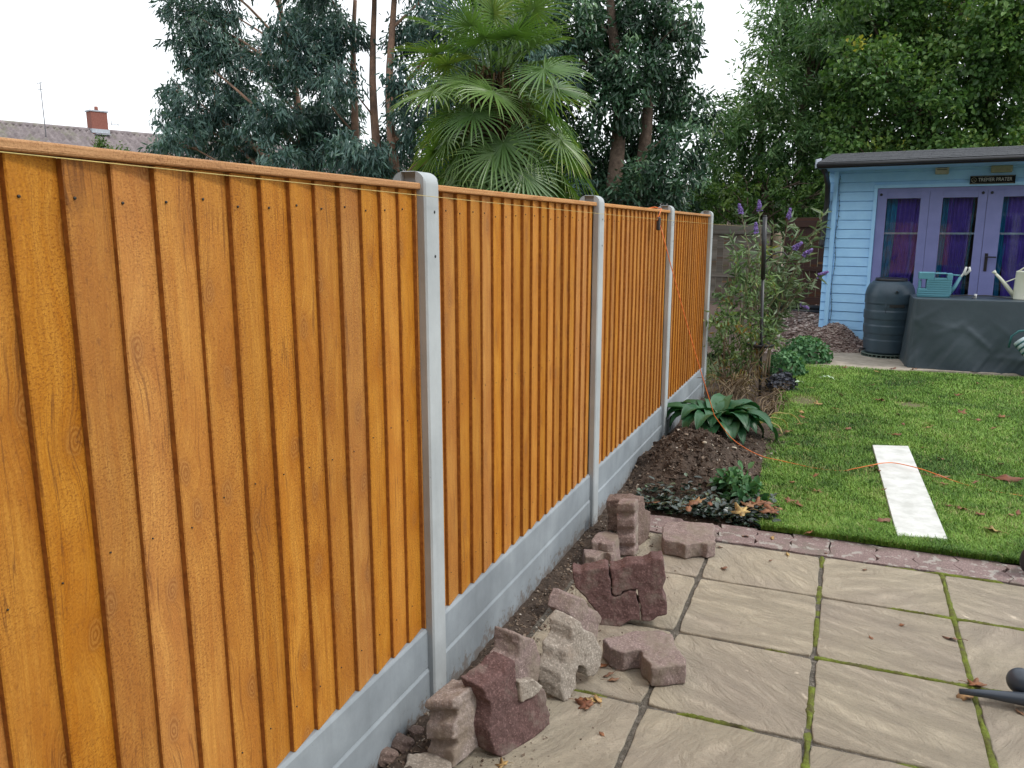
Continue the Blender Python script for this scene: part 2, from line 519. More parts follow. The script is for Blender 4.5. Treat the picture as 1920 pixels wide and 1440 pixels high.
M['twig'] = simple('woody_stem', (.26, .20, .13), .85, (.15, .11, .07), 15, .3)

# ================================================================== SETTING
def H0(x, y):
    """height of the soil / bark ground"""
    x = np.asarray(x, float); y = np.asarray(y, float)
    return np.clip((y - 11.2) / 4.0, 0, 1) * 0.36
o = grid('ground', -260, 260, -120, 420, 60, 60, lambda X, Y: X * 0 - .07, M['ground'])
tag(o, 'rough green ground all round the garden', kind='structure')

# patio: slabs on a grid with moss joints
PX0, PXW, PY0, PYW = -.5486, .549, 3.707, .574
def slab_outline(x0, x1, y0, y1, jit=.004):
    pts = []
    cs = [(x0, y0), (x1, y0), (x1, y1), (x0, y1)]
    for k in range(4):
        a, b = Vector(cs[k]), Vector(cs[(k + 1) % 4])
        n = max(2, int((b - a).length / .045))
        for i in range(n):
            p = a.lerp(b, i / n)
            if i == 0:
                p = p + (Vector(((x0 + x1) / 2, (y0 + y1) / 2)) - p).normalized() * .008
            pts.append(p + Vector((random.gauss(0, 1), random.gauss(0, 1))) * jit * .45)
    return pts
mb = MB()
rows = [(3.707, 4.206)] + [(PY0 - PYW * (k + 1), PY0 - PYW * k) for k in range(8)]
for (ya, yb) in rows:
    for i in range(-1, 9):
        x0 = PX0 + PXW * i if i >= 0 else -1.10
        x1 = PX0 + PXW * (i + 1) if i >= 0 else PX0
        g = .009
        gx = .010
        pts = slab_outline(x0 + gx, x1 - gx, ya + g, yb - g)
        dz = random.uniform(-.0025, .0025)
        an = random.choice([.35, .75, -.6, 1.1, 2.2, -.9]) + random.uniform(-.2, .2)
        ox, oy = random.uniform(0, 50), random.uniform(0, 50)
        cx, cy = (x0 + x1) / 2, (ya + yb) / 2
        sv = [((p.x - cx) * math.cos(an) - (p.y - cy) * math.sin(an) + ox, (p.x - cx) * math.sin(an) + (p.y - cy) * math.cos(an) + oy, 0.0) for p in pts]
        mb.prism([(p.x, p.y, dz - .035) for p in pts], (0, 0, .035), suv=None) if False else None
        n = len(pts)
        vs = [(p.x, p.y, dz - .035) for p in pts] + [(p.x, p.y, dz) for p in pts]
        fs = [(k, (k + 1) % n, n + (k + 1) % n, n + k) for k in range(n)] + [tuple(range(n, 2 * n))]
        mb.add(vs, fs, 0, False, suv=sv + sv)
o = mb.build('patio', M['slab'], bevel=.0045, seg=2)
tag(o, 'riven buff paving slabs of the patio', kind='structure')
o = grid('patio_joints', -1.12, 4.4, -.9, 4.22, 500, 420, lambda X, Y: -.009 + .006 * (fbm(X * 40, Y * 40, 3) - .5), M['joint'])
tag(o, 'gritty joints between the paving slabs', kind='structure')

# moss filling the joints
mv, mf = [], []
def moss_strip(x0, y0, x1, y1, wid, amt):
    L = math.hypot(x1 - x0, y1 - y0); n = int(L / .007)
    ux, uy = (x1 - x0) / L, (y1 - y0) / L
    s = np.linspace(0, L, n)
    k = 6
    base = len(mv)
    cov = fbm(np.array(s) * 5 + x0 * 9 + 3, np.full(n, y0 * 7.), 3)
    ww = wid * (.30 + 1.25 * fbm(s * 22, np.full(n, x0 * 3 + 40.), 2))
    for i in range(n):
        dens = max(0, min(1, (cov[i] - (1 - amt)) * 7))
        for j in range(k + 1):
            tt = j / k * 2 - 1
            hgt = (1 - tt * tt) ** .5 * .0095 * dens * (.7 + .6 * random.random()) - .006 - .006 * (1 - dens)
            ox = tt * ww[i]
            mv.append((x0 + ux * s[i] - uy * ox, y0 + uy * s[i] + ux * ox, hgt))
    for i in range(n - 1):
        for j in range(k):
            a = base + i * (k + 1) + j
            mf.append((a, a + 1, a + k + 2, a + k + 1))
for i in range(0, 8):
    X = PX0 + PXW * i
    moss_strip(X, -.8, X, 4.2, .0135 if i > 0 else .010, {0: .22, 1: .62, 2: .80}.get(i, .75))
for k in range(0, 8):
    Y = PY0 - PYW * k
    moss_strip(-1.1, Y, PX0 + PXW * 1, Y, .010, {0: .3, 1: .36, 2: .56}.get(k, .5))
    moss_strip(PX0 + PXW * 1, Y, 4.3, Y, .012, {0: .64, 1: .72, 2: .52}.get(k, .6))
moss_strip(.3, 4.206, 4.3, 4.206, .010, .6)
o = npmesh('moss', np.array(mv), np.array(mf), M['moss'], smooth=True)
tag(o, 'bright green moss grown along the joints of the paving slabs', 'moss', kind='stuff')

# row of interlocking edging blocks
mb = MB()
x = -.98
while x < 4.3:
    w_ = random.uniform(.19, .235)
    zig = random.choice([.004, .012, .018])
    pts = []
    for (ya, yb, xx, s_) in ((4.222, 4.50, x + w_, 1),):
        pass
    yy0, yy1 = 4.222 + random.uniform(-.006, .006), 4.47 + random.uniform(-.02, .03)
    def zx(xb): return [(xb + (zig if k % 2 else -zig) + random.gauss(0, .003), yy0 + (yy1 - yy0) * k / 4) for k in range(5)]
    rgt = zx(x + w_); lft = zx(x + .012)
    bot = [(x + w_ * f, yy0 + random.gauss(0, .004)) for f in (.25, .5, .75)]
    top = [(x + w_ * f, yy1 + random.gauss(0, .006)) for f in (.75, .5, .25)]
    pts = bot + rgt + top + lft[::-1]
    mb.prism([(p[0], p[1], -.05) for p in pts], (0, 0, .050 + random.uniform(-.002, .002)))
    x += w_ - .0105
o = mb.build('brick_edging', M['edge'], bevel=.003, fixn=True)
tag(o, 'row of worn pinkish interlocking blocks between patio and lawn', kind='structure')

# soil along the fence and in the bed
def soil_h(X, Y):
    b = -.012 + .045 * (fbm(X * 7, Y * 7, 4) - .5) + .012 * (fbm(X * 40, Y * 40, 2) - .5)
    m = .23 * np.exp(-(((X + .92) / .30) ** 2 + ((Y - 5.45) / .50) ** 2) ** 1.3)
    m = m * (.70 + .8 * fbm(X * 9 + 4, Y * 9, 4)) + .05 * np.maximum(0, fbm(X * 22, Y * 22, 3) - .5) * np.clip(m * 12, 0, 1)
    m2 = .10 * np.exp(-(((X + .80) / .35) ** 2 + ((Y - 6.4) / .7) ** 2))
    edge = np.clip((X + 1.12) / .04, 0, 1) * np.clip((4.55 - Y) / .1, 0, 1)
    near = .045 * np.exp(-(((X + 1.12) / .10) ** 2 + ((Y - 1.95) / .40) ** 2)) * (.3 + 1.6 * fbm(X * 25, Y * 25, 3))
    return b + m + m2 + near - edge * .06 + np.clip((Y - 11.2) / 4.0, 0, 1) * .36
o = grid('flower_bed', -1.29, -.28, .2, 11.5, 190, 1300, soil_h, M['soil'])
tag(o, 'dug brown soil of the bed along the fence', kind='structure')
# crumbs and pebbles
mb = MB()
def crumb(p, r, mi=0):
    a = [Vector((random.gauss(0, 1), random.gauss(0, 1), random.gauss(0, .7))).normalized() for _ in range(3)]
    vs = []
    for (i, j, k) in ((1, 0, 0), (-1, 0, 0), (0, 1, 0), (0, -1, 0), (0, 0, 1), (0, 0, -1)):
        q = a[0] * i + a[1] * j + a[2] * k
        vs.append(Vector(p) + q * r * random.uniform(.5, 1.1))
    mb.add(vs, [(0, 2, 4), (2, 1, 4), (1, 3, 4), (3, 0, 4), (2, 0, 5), (1, 2, 5), (3, 1, 5), (0, 3, 5)], mi)
for _ in range(7500):
    x = random.uniform(-1.23, -.32); y = random.choice([random.uniform(4.5, 8), random.uniform(4.5, 6.4), random.uniform(1.4, 4.6)])
    if y < 4.5: x = random.uniform(-1.235, -1.05) if random.random() < .93 else random.uniform(-1.1, -.8)
    z = float(soil_h(np.array(x), np.array(y)))
    if y < 4.5 and x > -1.1: z = 0.002
    crumb((x, y, z + .002), random.choice([.004, .006, .009, .014 if y > 4.6 else .007]) * random.uniform(.6, 1.3))
for _ in range(1500):
    y = random.uniform(1.6, 4.2); x = -1.09 + abs(random.gauss(0, .16)) + .10 * random.random()
    crumb((x, y, .002), random.choice([.0012, .002, .003, .0045]) * random.uniform(.6, 1.3))
for _ in range(1300):
    x = random.gauss(-.90, .20); y = random.gauss(5.45, .38)
    if x < -1.22 or x > -.42 or y < 4.7: continue
    crumb((x, y, float(soil_h(np.array(x), np.array(y)))), random.uniform(.012, .030), 1)
o = mb.build('soil_crumbs', [M['crumb'], M['soil']])
tag(o, 'crumbs, grit and pebbles scattered over the dug soil by the fence', 'soil', kind='stuff')

# lawn
LX = [(4.5, -.30), (4.6, -.31), (5.4, -.395), (6.0, -.42), (7.0, -.47), (8.5, -.50), (9.4, -.49), (10.3, -.42)]
def lawn_edge(y): return np.interp(y, [a for a, _ in LX], [b for _, b in LX])
def lawn_h(X, Y): return .004 + .02 * (fbm(X * 1.5, Y * 1.5, 2) - .5) + .004 * (fbm(X * 20, Y * 20, 2) - .5)
nx, ny = 160, 300
Yg, Tg = np.meshgrid(np.linspace(4.49, 10.55, ny), np.linspace(0, 1, nx), indexing='ij')
Xg = lawn_edge(Yg) + Tg * (6 - lawn_edge(Yg))
V = np.stack([Xg, Yg, lawn_h(Xg, Yg)], -1).reshape(-1, 3)
i_ = np.arange(nx - 1)[None, :] + nx * np.arange(ny - 1)[:, None]
o = npmesh('lawn', V, np.stack([i_, i_ + 1, i_ + nx + 1, i_ + nx], -1).reshape(-1, 4), M['lawnbase'], smooth=True)
tag(o, 'lawn turf under the grass', kind='structure')
# grass blades
N = 270000
y = 4.47 + (10.45 - 4.47) * rng.random(N) ** 1.35
xmax = .55 + (y - 4.4) * .30 + .55
x = lawn_edge(y) - .03 + (xmax - lawn_edge(y)) * rng.random(N)
bare = 1.0 - .93 * np.exp(-(((x - .68) / .13) ** 2 + ((y - 8.35) / .13) ** 2) ** 2) - .9 * np.exp(-(((x + .27) / .14) ** 2 + ((y - 8.2) / .22) ** 2) ** 2)
_q = [G(1636, 834, .034), G(1703, 836, .034), G(1777, 1010, .030), G(1682, 1003, .030)]
def in_board(X, Y):
    ins = np.ones(len(X), bool)
    for k in range(4):
        a, b = _q[k], _q[(k + 1) % 4]
        ins &= ((b.x - a.x) * (Y - a.y) - (b.y - a.y) * (X - a.x)) < 0.004 * (b - a).length
    return ins
keep = (rng.random(N) < bare) & ~in_board(x, y)
x, y, bare = x[keep], y[keep], bare[keep]; N = len(x)
z = lawn_h(x, y)
tall = np.where((y < 4.72), 1.5, 1.0) * (.75 + .5 * fbm(x * 3, y * 3, 3))
h = .027 * tall * rng.uniform(.5, 1.4, N) * np.where(bare < .6, .5, 1)
az = rng.uniform(0, 2 * np.pi, N); lean = rng.uniform(.15, 1.1, N)
dx, dy = np.cos(az), np.sin(az)
w = .0010 + .0010 * rng.random(N)
w = w * (1 + (y - 4.5) * .13)
px_, py_ = -dy * w, dx * w
b0 = np.stack([x - px_, y - py_, z], -1); b1 = np.stack([x + px_, y + py_, z], -1)
mx_, my_ = x + dx * h * lean * .35, y + dy * h * lean * .35
m0 = np.stack([mx_ - px_ * .8, my_ - py_ * .8, z + h * .6], -1); m1 = np.stack([mx_ + px_ * .8, my_ + py_ * .8, z + h * .6], -1)
tp = np.stack([x + dx * h * lean, y + dy * h * lean, z + h * (1 - .25 * lean)], -1)
V = np.stack([b0, b1, m1, m0, tp], 1).reshape(-1, 3)
bi = np.arange(N)[:, None] * 5
F = np.concatenate([bi + [0, 1, 2], bi + [0, 2, 3], bi + [3, 2, 4]], 1).reshape(-1, 3)
tint = np.clip(-.12 + .72 * fbm(x * 1.6, y * 1.6, 3) + .62 * fbm(x * 7 + 9, y * 7, 3) + rng.normal(0, .15, N) - .12 + np.where(bare < .8, .35, 0), 0, 1)
tint = np.where(rng.random(N) < .02 + .35 * np.clip(fbm(x * 3.1 + 30, y * 3.1, 3) - .60, 0, 1) * 2, 1.0, tint)
h_long = rng.random(N) < .03
o = npmesh('grass', V, F, M['grass'], fatt={'tint': np.repeat(tint, 5)})
tag(o, 'short bright green grass of the lawn', 'grass', kind='stuff')

# worn concrete path before the summerhouse, bark bed behind
def path_h(X, Y): return .012 + .012 * (fbm(X * 3, Y * 3, 3) - .5)
mb = MB()
pp = [(-.42, 10.36), (0.0, 10.30), (.5, 10.42), (1.0, 10.6), (4, 10.9), (4, 12.5), (.2, 12.5), (-.28, 11.75), (-.40, 11.0)]
mb.prism([(a, b, -.03) for a, b in pp], (0, 0, .045))
o = mb.build('path', M['pathc'], bevel=.01)
tag(o, 'worn concrete path in front of the summerhouse', kind='structure')
def bark_h(X, Y):
    hp = .19 * np.exp(-(((X + .02) / .20) ** 2 + ((Y - 12.25) / .42) ** 2) ** 1.2)
    hp2 = .16 * np.exp(-(((X + .35) / .3) ** 2 + ((Y - 12.6) / .6) ** 2))
    return -.02 + np.clip((Y - 11.2) / 3.6, 0, 1) * .36 + hp + hp2 + .05 * (fbm(X * 4, Y * 4, 4) - .5) - .08 * np.clip((11.9 - Y) / .3, 0, 1) * np.clip((X + .3) / .2, 0, 1)
o = grid('bark_bed', -4.0, .62, 11.1, 15.3, 160, 160, bark_h, M['bark'])
tag(o, 'bark covered bed rising to the back fence', kind='structure')
mb = MB()
for _ in range(6500):
    if random.random() < .4: x, y = random.gauss(.02, .15), random.gauss(12.05, .22)
    else: x, y = random.uniform(-1.3, .3), 11.3 + 3.7 * random.random() ** 1.2
    if x > .5 or y > 12.33 and x > -.28: continue
    z = float(bark_h(np.array(x), np.array(y))) + .006
    a = random.uniform(0, 6.28); L = random.uniform(.018, .044); t_ = random.uniform(-.5, .5)
    u = Vector((math.cos(a), math.sin(a), t_)).normalized() * L; v = Vector((-math.sin(a), math.cos(a), random.uniform(-.5, .5))).normalized() * L * random.uniform(.3, .6)
    n_ = u.cross(v).normalized() * .003
    mb.obox((x, y, z), u, v, n_)
o = mb.build('bark_chips', M['chip'])
tag(o, 'loose bark chips heaped against the summerhouse plinth and over the back bed', 'bark chips', kind='stuff')

# ================================================================== FENCE
FX = -1.226
def yc(k): return 2.306 + 1.93 * k
def build_post():
    r = empty('concrete_post')
    x0, x1, zt = FX - .12, FX, 1.84
    hw, sw, fl, rad = .047, .024, .034, .044
    def sect(z, s_, b_=0.0):
        t_ = max(0.0, (z - (zt - rad)) / rad)
        ins = rad * (1 - math.sqrt(max(0, 1 - t_ * t_)))
        pts = [(x1, -hw + .006), (x1 - .006 * 0, 0), (x1, hw - .006), (x1 - .006, hw), (x1 - fl, hw), (x1 - fl, s_), (x0 + fl, s_), (x0 + fl, hw), (x0 + .006, hw), (x0, hw - .006), (x0, 0), (x0, -hw + .006), (x0 + .006, -hw), (x0 + fl, -hw), (x0 + fl, -s_), (x1 - fl, -s_), (x1 - fl, -hw), (x1 - .006, -hw)]
        return [(min(max(x, x0 + ins), x1 - ins), y * (1 - b_), z) for x, y in pts]
    zs = [-.1, .6, 1.2, zt - rad] + [zt - rad + rad * math.sin(a) for a in np.linspace(.15, 1.2, 9)]
    rings = [sect(z, sw) for z in zs] + [sect(zt - .0022, sw)] + [sect(zt - .002, hw), sect(zt - .0006, hw, .02), sect(zt, hw, .08)]
    m_ = len(rings[0])
    vs = [p for r_ in rings for p in r_]
    fs = [(i * m_ + j, i * m_ + (j + 1) % m_, (i + 1) * m_ + (j + 1) % m_, (i + 1) * m_ + j) for i in range(len(rings) - 1) for j in range(m_)]
    fs.append(tuple((len(rings) - 1) * m_ + j for j in range(m_)))
    mb = MB(); mb.add(vs, fs)
    mb.build('shaft', M['post'], r, fixn=True)
    for z in (1.715, 1.575):
        h = MB()
        h.tube([(FX - .004, .012, z), (FX + .0012, .012, z)], .0048, 10)
        h.build('fixing_hole', M['hole'], r)
    return r
post_lab = ['nearest and tallest looking grey concrete fence post, two bolt holes near its rounded top',
            'second grey concrete fence post from the camera, beside the stack of upright blocks',
            'third grey concrete fence post, just left of the hosta, orange cord passing beside it',
            'farthest grey concrete fence post at the end of the new fence by the shrubs']
p0 = build_post()
for k in range(4):
    o = p0 if k == 0 else copy_tree(p0)
    o.location = (0, yc(k), 0)
    tag(o, post_lab[k], 'fence post', 'concrete posts of the new fence')

def build_panel(k, label):
    ya, yb = yc(k - 1) + .030, yc(k) - .030
    r = empty('fence_panel', (-1.28, (ya + yb) / 2, .30))
    off = Vector((-1.28, (ya + yb) / 2, .30))
    mb = MB(); y = ya if k else .3925; pitch = .1045 if k else .1034
    zb, zt = .297, 1.782
    nb = 0
    while y < yb - .01:
        y2 = min(y + pitch + .018, yb)
        if y < ya: y = ya
        s = random.uniform(-.0035, .0035); sk = random.uniform(-.0015, .0015)
        fz = -1.2565 + s * .5; ft = fz - .016
        fr = (y2 - y) / (pitch + .018); ftt = fz - .016 * fr
        bid = random.random() * 10
        e = .0022
        # wedge section: thick edge at y, thin edge at y2
        n = 6
        sec = lambda z, w: [(-1.2800, y + w), (fz - e, y + w), (fz, y + e * 1.3 + w), ((fz + ftt) / 2 + .0006, (y + y2) / 2 + w), (ftt, y2 + w), (-1.2800 + .0, y2 + w)]
        zs = np.linspace(zb, zt, n)
        vs = []
        for z in zs:
            w = .0022 * math.sin(z * 2.3 + bid * 9) + sk
            vs += [(a - off.x, b - off.y, z - off.z) for a, b in sec(z, w)]
        fs = []
        for i in range(n - 1):
            for j in range(5):
                fs.append((i * 6 + j, i * 6 + j + 1, (i + 1) * 6 + j + 1, (i + 1) * 6 + j))
        fs += [tuple(range(5, -1, -1)), tuple(range((n - 1) * 6, n * 6))]
        nb0 = len(mb.m)
        mb.add(vs, fs, 0, False, bid=bid)
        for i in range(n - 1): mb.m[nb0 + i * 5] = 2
        for zn in (1.715 + random.uniform(-.008, .008), 1.05 + random.uniform(-.02, .02), .42):
            nv = .0028 if zn > 1.5 else .0018
            mb.tube([(fz - off.x - .002, y + .021 - off.y, zn - off.z), (fz - off.x + .0004, y + .021 - off.y, zn - off.z)], nv, 8, 1, bid=bid)
        y = (y if nb or k else .3925) + pitch; nb += 1
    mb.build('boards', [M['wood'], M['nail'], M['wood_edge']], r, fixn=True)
    c = MB()
    yj = ya
    c.box(-1.302 - off.x, -1.2425 - off.x, ya - off.y, yb - off.y, 1.7835 - off.z, 1.803 - off.z, bid=k * 1.7)
    c.build('capping', M['cap'], r, bevel=.004)
    for z in (.45, 1.02, 1.62):
        b = MB(); b.box(-1.318 - off.x, -1.2805 - off.x, ya - off.y, yb - off.y, z - off.z, z + .045 - off.z, bid=k + z)
        b.build('rail', M['cap'], r)
    tag(r, label, 'fence panel', 'new orange timber fence panels')
    # two gravel boards under the panel
    for (za, zz, xx, lb) in ((-.08, .148, -1.246, 'lower'), (.150, .296, -1.2505, 'upper')):
        g = MB()
        poly = [(xx - .045, za), (xx, za), (xx, zz - .010), (xx - .007, zz), (xx - .045, zz)]
        g.prism([(p[0], ya - .004, p[1]) for p in poly], (0, yb - ya + .008, 0))
        go = g.build('gravel_board', M['gravel'], bevel=.002, fixn=True)
        tag(go, gl[k][0 if lb == 'lower' else 1], 'gravel board', 'concrete gravel boards under the fence panels')
gl = {0: ('lower blue grey concrete gravel board under the nearest fence panel, beside the nearest upright block', 'upper concrete gravel board directly under the nearest wide boarded panel'),
      1: ('lower concrete gravel board of the second bay, behind the row of loose blocks', 'upper concrete gravel board under the second fence panel, between first and second post'),
      2: ('lower concrete gravel board of the third bay, beside the heap of dug soil', 'upper concrete gravel board under the third fence panel, between second and third post'),
      3: ('lower concrete gravel board of the farthest bay, behind the hosta', 'upper concrete gravel board under the farthest fence panel')}
build_panel(0, 'nearest orange feather-edge timber panel with wide knotty boards, filling the left of the picture')
build_panel(1, 'second orange timber panel, between the first and second concrete posts')
build_panel(2, 'third orange timber panel, with a black line winder hung near its top')
build_panel(3, 'farthest and narrowest looking orange timber panel, ending at the shrubs')

# string line and orange cord
M['string'] = simple('yellow_string', (.60, .47, .16), .6, bump=0)
M['cord'] = simple('orange_cord', (.85, .20, .035), .45, bump=0)
mb = MB()
pts = [Vector((-1.199, .3, 1.782)).lerp(Vector((-1.199, 10.9, 1.700)), i / 20) - Vector((0, 0, .012 * math.sin(math.pi * i / 20))) for i in range(21)]
mb.tube(pts, .0010, 6)
o = mb.build('string_line', M['string'])
tag(o, 'thin yellow builder\'s string stretched along the top of the fence', 'string')
def spline(P, n=8):
    P = [Vector(p) for p in P]; out = []
    for i in range(len(P) - 1):
        p0, p1, p2, p3 = P[max(i - 1, 0)], P[i], P[i + 1], P[min(i + 2, len(P) - 1)]
        for k in range(n):
            t = k / n
            out.append(.5 * ((2 * p1) + (p2 - p0) * t + (2 * p0 - 5 * p1 + 4 * p2 - p3) * t * t + (3 * p1 - p0 - 3 * p2 + p3) * t ** 3))
    out.append(P[-1])
    return out
mb = MB()
A = Vector((-1.19, 5.54, 1.69)); B = Vector((-.80, 5.80, .33))
pts = [A.lerp(B, i / 10) - Vector((0, 0, .03 * math.sin(math.pi * i / 10))) for i in range(10)]
pts += spline([B, (-.70, 5.97, .14), (-.575, 5.916, .075), (-.45, 5.89, .035), (-.33, 5.866, .026), (-.1, 5.80, .016), (.08, 5.80, .016), (.16, 5.82, .035), (.27, 5.88, .056), (.35, 5.95, .062), (.43, 5.985, .060), (.56, 5.93, .056), (.66, 5.87, .045), (.777, 5.80, .026), (.95, 5.72, .012), (1.143, 5.65, .018), (1.5, 5.5, .02)])
mb.tube(pts, .0032, 8)
o = mb.build('orange_cord', M['cord'])
tag(o, 'thin orange cord running down from the fence, over the hosta and across the white board', 'cord')
mb = MB()
mb.tube([(-1.205, 5.50, 1.722), (-1.19, 5.56, 1.80), (-1.235, 5.555, 1.812), (-1.30, 5.55, 1.80)], .004, 6)
o = mb.build('cord_loop', M['cord'])
tag(o, 'short orange loop of cord hooked over the panel top at the black winder', 'cord')
r = empty('line_winder', (-1.20, 5.53, 1.70))
mb = MB()
mb.box(-.012, .012, -.022, .022, -.045, .045)
mb.build('body', simple('black_plastic', (.03, .03, .035), .4, bump=0), r, bevel=.008)
mb = MB(); mb.tube([(.0, 0, .045), (.0, 0, .085)], .003, 6); mb.build('hook', M['nail'], r)
tag(r, 'small black plastic line winder hanging at the top of the third panel', 'tool')
M['black'] = simple('black_plastic_coat', (.025, .027, .032), .38, bump=.05)

# ================================================================== LOOSE BLOCKS
def rough_poly(pts, step=.022, jit=.0022):
    out = []
    n = len(pts)
    for i in range(n):
        a, b = pts[i], pts[(i + 1) % n]
        m = max(1, int((b - a).length / step))
        for k in range(m):
            p = a.lerp(b, k / m)
            out.append(p + Vector((random.gauss(0, 1), random.gauss(0, 1), random.gauss(0, 1))) * jit)
    return out
def block(label, px, anchor, nrm, ext, mat, name='paving_block', parent=None, jit=.0022, bev=.0042):
    """px: outline of the worked face in photo pixels; it lies on the plane through anchor; ext: thickness vector"""
    nrm = np.array(nrm, float); nrm /= np.linalg.norm(nrm)
    pts = [ONPL(x, y, anchor, nrm) for x, y in px]
    pts = rough_poly(pts, jit=jit * .7)
    nn = Vector(nrm)
    anc = Vector(anchor)
    pts = [p - nn * (p - anc).dot(nn) for p in pts]
    mb = MB()
    c = sum(pts, Vector()) / len(pts)
    c = Vector((c.x, c.y, 0))
    mb.prism([p - c for p in pts], ext)
    o = mb.build(name, mat, parent, bevel=bev, seg=2, fixn=True)
    o.location = c
    if label:
        tag(o, label, 'paving block', 'loose interlocking blocks lifted beside the fence')
    return o
_ct = bpy.data.textures.new('crumble', 'CLOUDS'); _ct.noise_scale = .035; _ct.noise_depth = 3
def crumble(o, st=.010):
    sb = o.modifiers.new('fine', 'REMESH'); sb.mode = 'VOXEL'; sb.voxel_size = .0042; sb.use_smooth_shade = True
    dp = o.modifiers.new('crumble', 'DISPLACE'); dp.texture = _ct; dp.texture_coords = 'GLOBAL'; dp.strength = st; dp.mid_level = .5
def C7(l): return [(960 + x / 3.4286, 900 + y / 3.4286) for x, y in l]
def C8(l): return [(660 + x / 2.8235, 1020 + y / 2.8235) for x, y in l]
def C9(l): return [(1060 + x / 9, 900 + y / 9) for x, y in l]
nR = (.93, -.33, .16)
def E(n, d):
    v = Vector(n).normalized() * -d
    return (v.x, v.y, v.z)
# large leaning slab of two keyed blocks
rb = empty('keyed_block_slab', (-.74, 3.15, 0))
tag(rb, 'largest maroon piece, two blocks still locked together with a crack between, leaning by the fence', 'paving block', 'loose interlocking blocks lifted beside the fence')
nA = np.array((.22, -.93, .30)); nA /= np.linalg.norm(nA)
aA = G(1130, 1172)
left = C7([(440, 598), (470, 582), (520, 577), (560, 568), (600, 562), (620, 568), (622, 610), (636, 655), (634, 745), (665, 758), (700, 748), (722, 728), (760, 716), (800, 718), (802, 770), (822, 820), (824, 905), (760, 903), (730, 925), (690, 942), (600, 944), (565, 938), (552, 900), (540, 850), (505, 800), (462, 748), (405, 690), (388, 610), (385, 575)])
right = C7([(630, 572), (665, 575), (700, 568), (735, 545), (762, 536), (850, 541), (880, 528), (905, 508), (970, 506), (983, 560), (980, 600), (992, 640), (966, 690), (968, 740), (1000, 795), (996, 868), (940, 880), (905, 908), (870, 912), (832, 905), (830, 818), (812, 768), (810, 708), (760, 706), (716, 718), (695, 738), (665, 746), (645, 735), (646, 650), (633, 608)])
for pl in (left, right):
    ob = block(None, pl, aA, nA, (-.022, .075, .006), M['maroon'], 'block', None, .0015, .003)
    ob.location = Vector(ob.location) - Vector(rb.location); ob.parent = rb
# crust of cement along its back
ob = block(None, C7([(385, 570), (440, 580), (520, 555), (600, 545), (640, 556), (700, 548), (760, 520), (850, 525), (900, 490), (975, 500), (985, 560), (960, 640), (600, 700), (440, 640)]), aA + Vector((-.022, .077, .006)), nA, (-.006, .022, .002), M['greyb'], 'cement_crust', None, .004, .004)
ob.location = Vector(ob.location) - Vector(rb.location); ob.parent = rb
# flat blocks
block('flat pinkish zigzag block lying on the patio in front of the big maroon slab', C7([(582, 1020), (640, 1003), (700, 1000), (745, 972), (800, 968), (960, 962), (1000, 985), (1038, 990), (1048, 1050), (1078, 1095), (1120, 1150), (1118, 1186), (1050, 1190), (1000, 1200), (897, 1207), (886, 1172), (838, 1130), (832, 1090), (775, 1092), (720, 1106), (665, 1096), (632, 1078), (610, 1045)]), (0, 0, .082), (0, 0, 1), (0, 0, -.080), M['pink'], jit=.0018)
C6 = lambda l: [(1160 + x / 3.6, 660 + y / 3.6) for x, y in l]
block('flat rectangular brownish block lying alone on the patio near the ground cover plants', C6([(293, 1248), (296, 1180), (330, 1142), (440, 1146), (560, 1150), (640, 1156), (652, 1180), (640, 1216), (656, 1282), (600, 1296), (560, 1286), (500, 1292), (450, 1300), (400, 1284), (350, 1278), (310, 1268)]), (0, 0, .080), (0, 0, 1), (0, 0, -.078), M['pink'], jit=.0016)
# grey caked block standing on end (D)
nD = np.array((.90, -.40, .20))
block('cement caked grey block standing on end, notched at the bottom, between two maroon blocks', C8([(1195, 398), (1222, 415), (1230, 465), (1286, 472), (1302, 505), (1326, 560), (1322, 640), (1302, 682), (1286, 706), (1252, 708), (1238, 660), (1206, 652), (1194, 700), (1192, 760), (1168, 800), (1150, 838), (1124, 836), (1108, 775), (1106, 700), (1132, 640), (1126, 580), (1166, 520), (1164, 450)]), G(1058, 1316), nD, (-.088, -.012, .035), M['greyb'], jit=.0028)
# its stepped maroon side neighbour (H)
block('pinkish maroon block standing behind the cement caked one, leaning on the big slab', C8([(1180, 280), (1215, 290), (1245, 300), (1262, 348), (1306, 358), (1326, 398), (1310, 440), (1300, 520), (1240, 560), (1200, 480), (1190, 420), (1150, 375)]), G(1115, 1262), nD, (-.088, -.010, .028), M['pink'])
# E front maroon
block('dark maroon block with a broken notch standing on its edge, second nearest of the row', C8([(750, 722), (800, 690), (822, 650), (868, 612), (872, 690), (872, 725), (892, 840), (930, 825), (950, 785), (1000, 762), (1026, 768), (1034, 850), (1054, 905), (1048, 962), (1002, 1002), (950, 1042), (872, 1092), (800, 1132), (766, 1122), (742, 1060), (722, 990), (740, 900), (736, 850), (702, 800), (690, 765)]), G(940, 1420), (.90, -.42, .14), (-.082, .000, .022), M['maroon'])
ob = block(None, C8([(882, 728), (925, 722), (962, 716), (1000, 738), (1018, 760), (985, 790), (950, 822), (900, 838), (890, 790)]), Vector(G(940, 1420)) + Vector((.90, -.42, .14)).normalized() * .012, (.90, -.42, .14), (-.03, .012, -.004), M['greyb'], 'broken_face')
eb = [o_ for o_ in COL.objects if o_.get('label', '').startswith('dark maroon block with a broken')][0]
ob.location = Vector(ob.location) - Vector(eb.location); ob.parent = eb
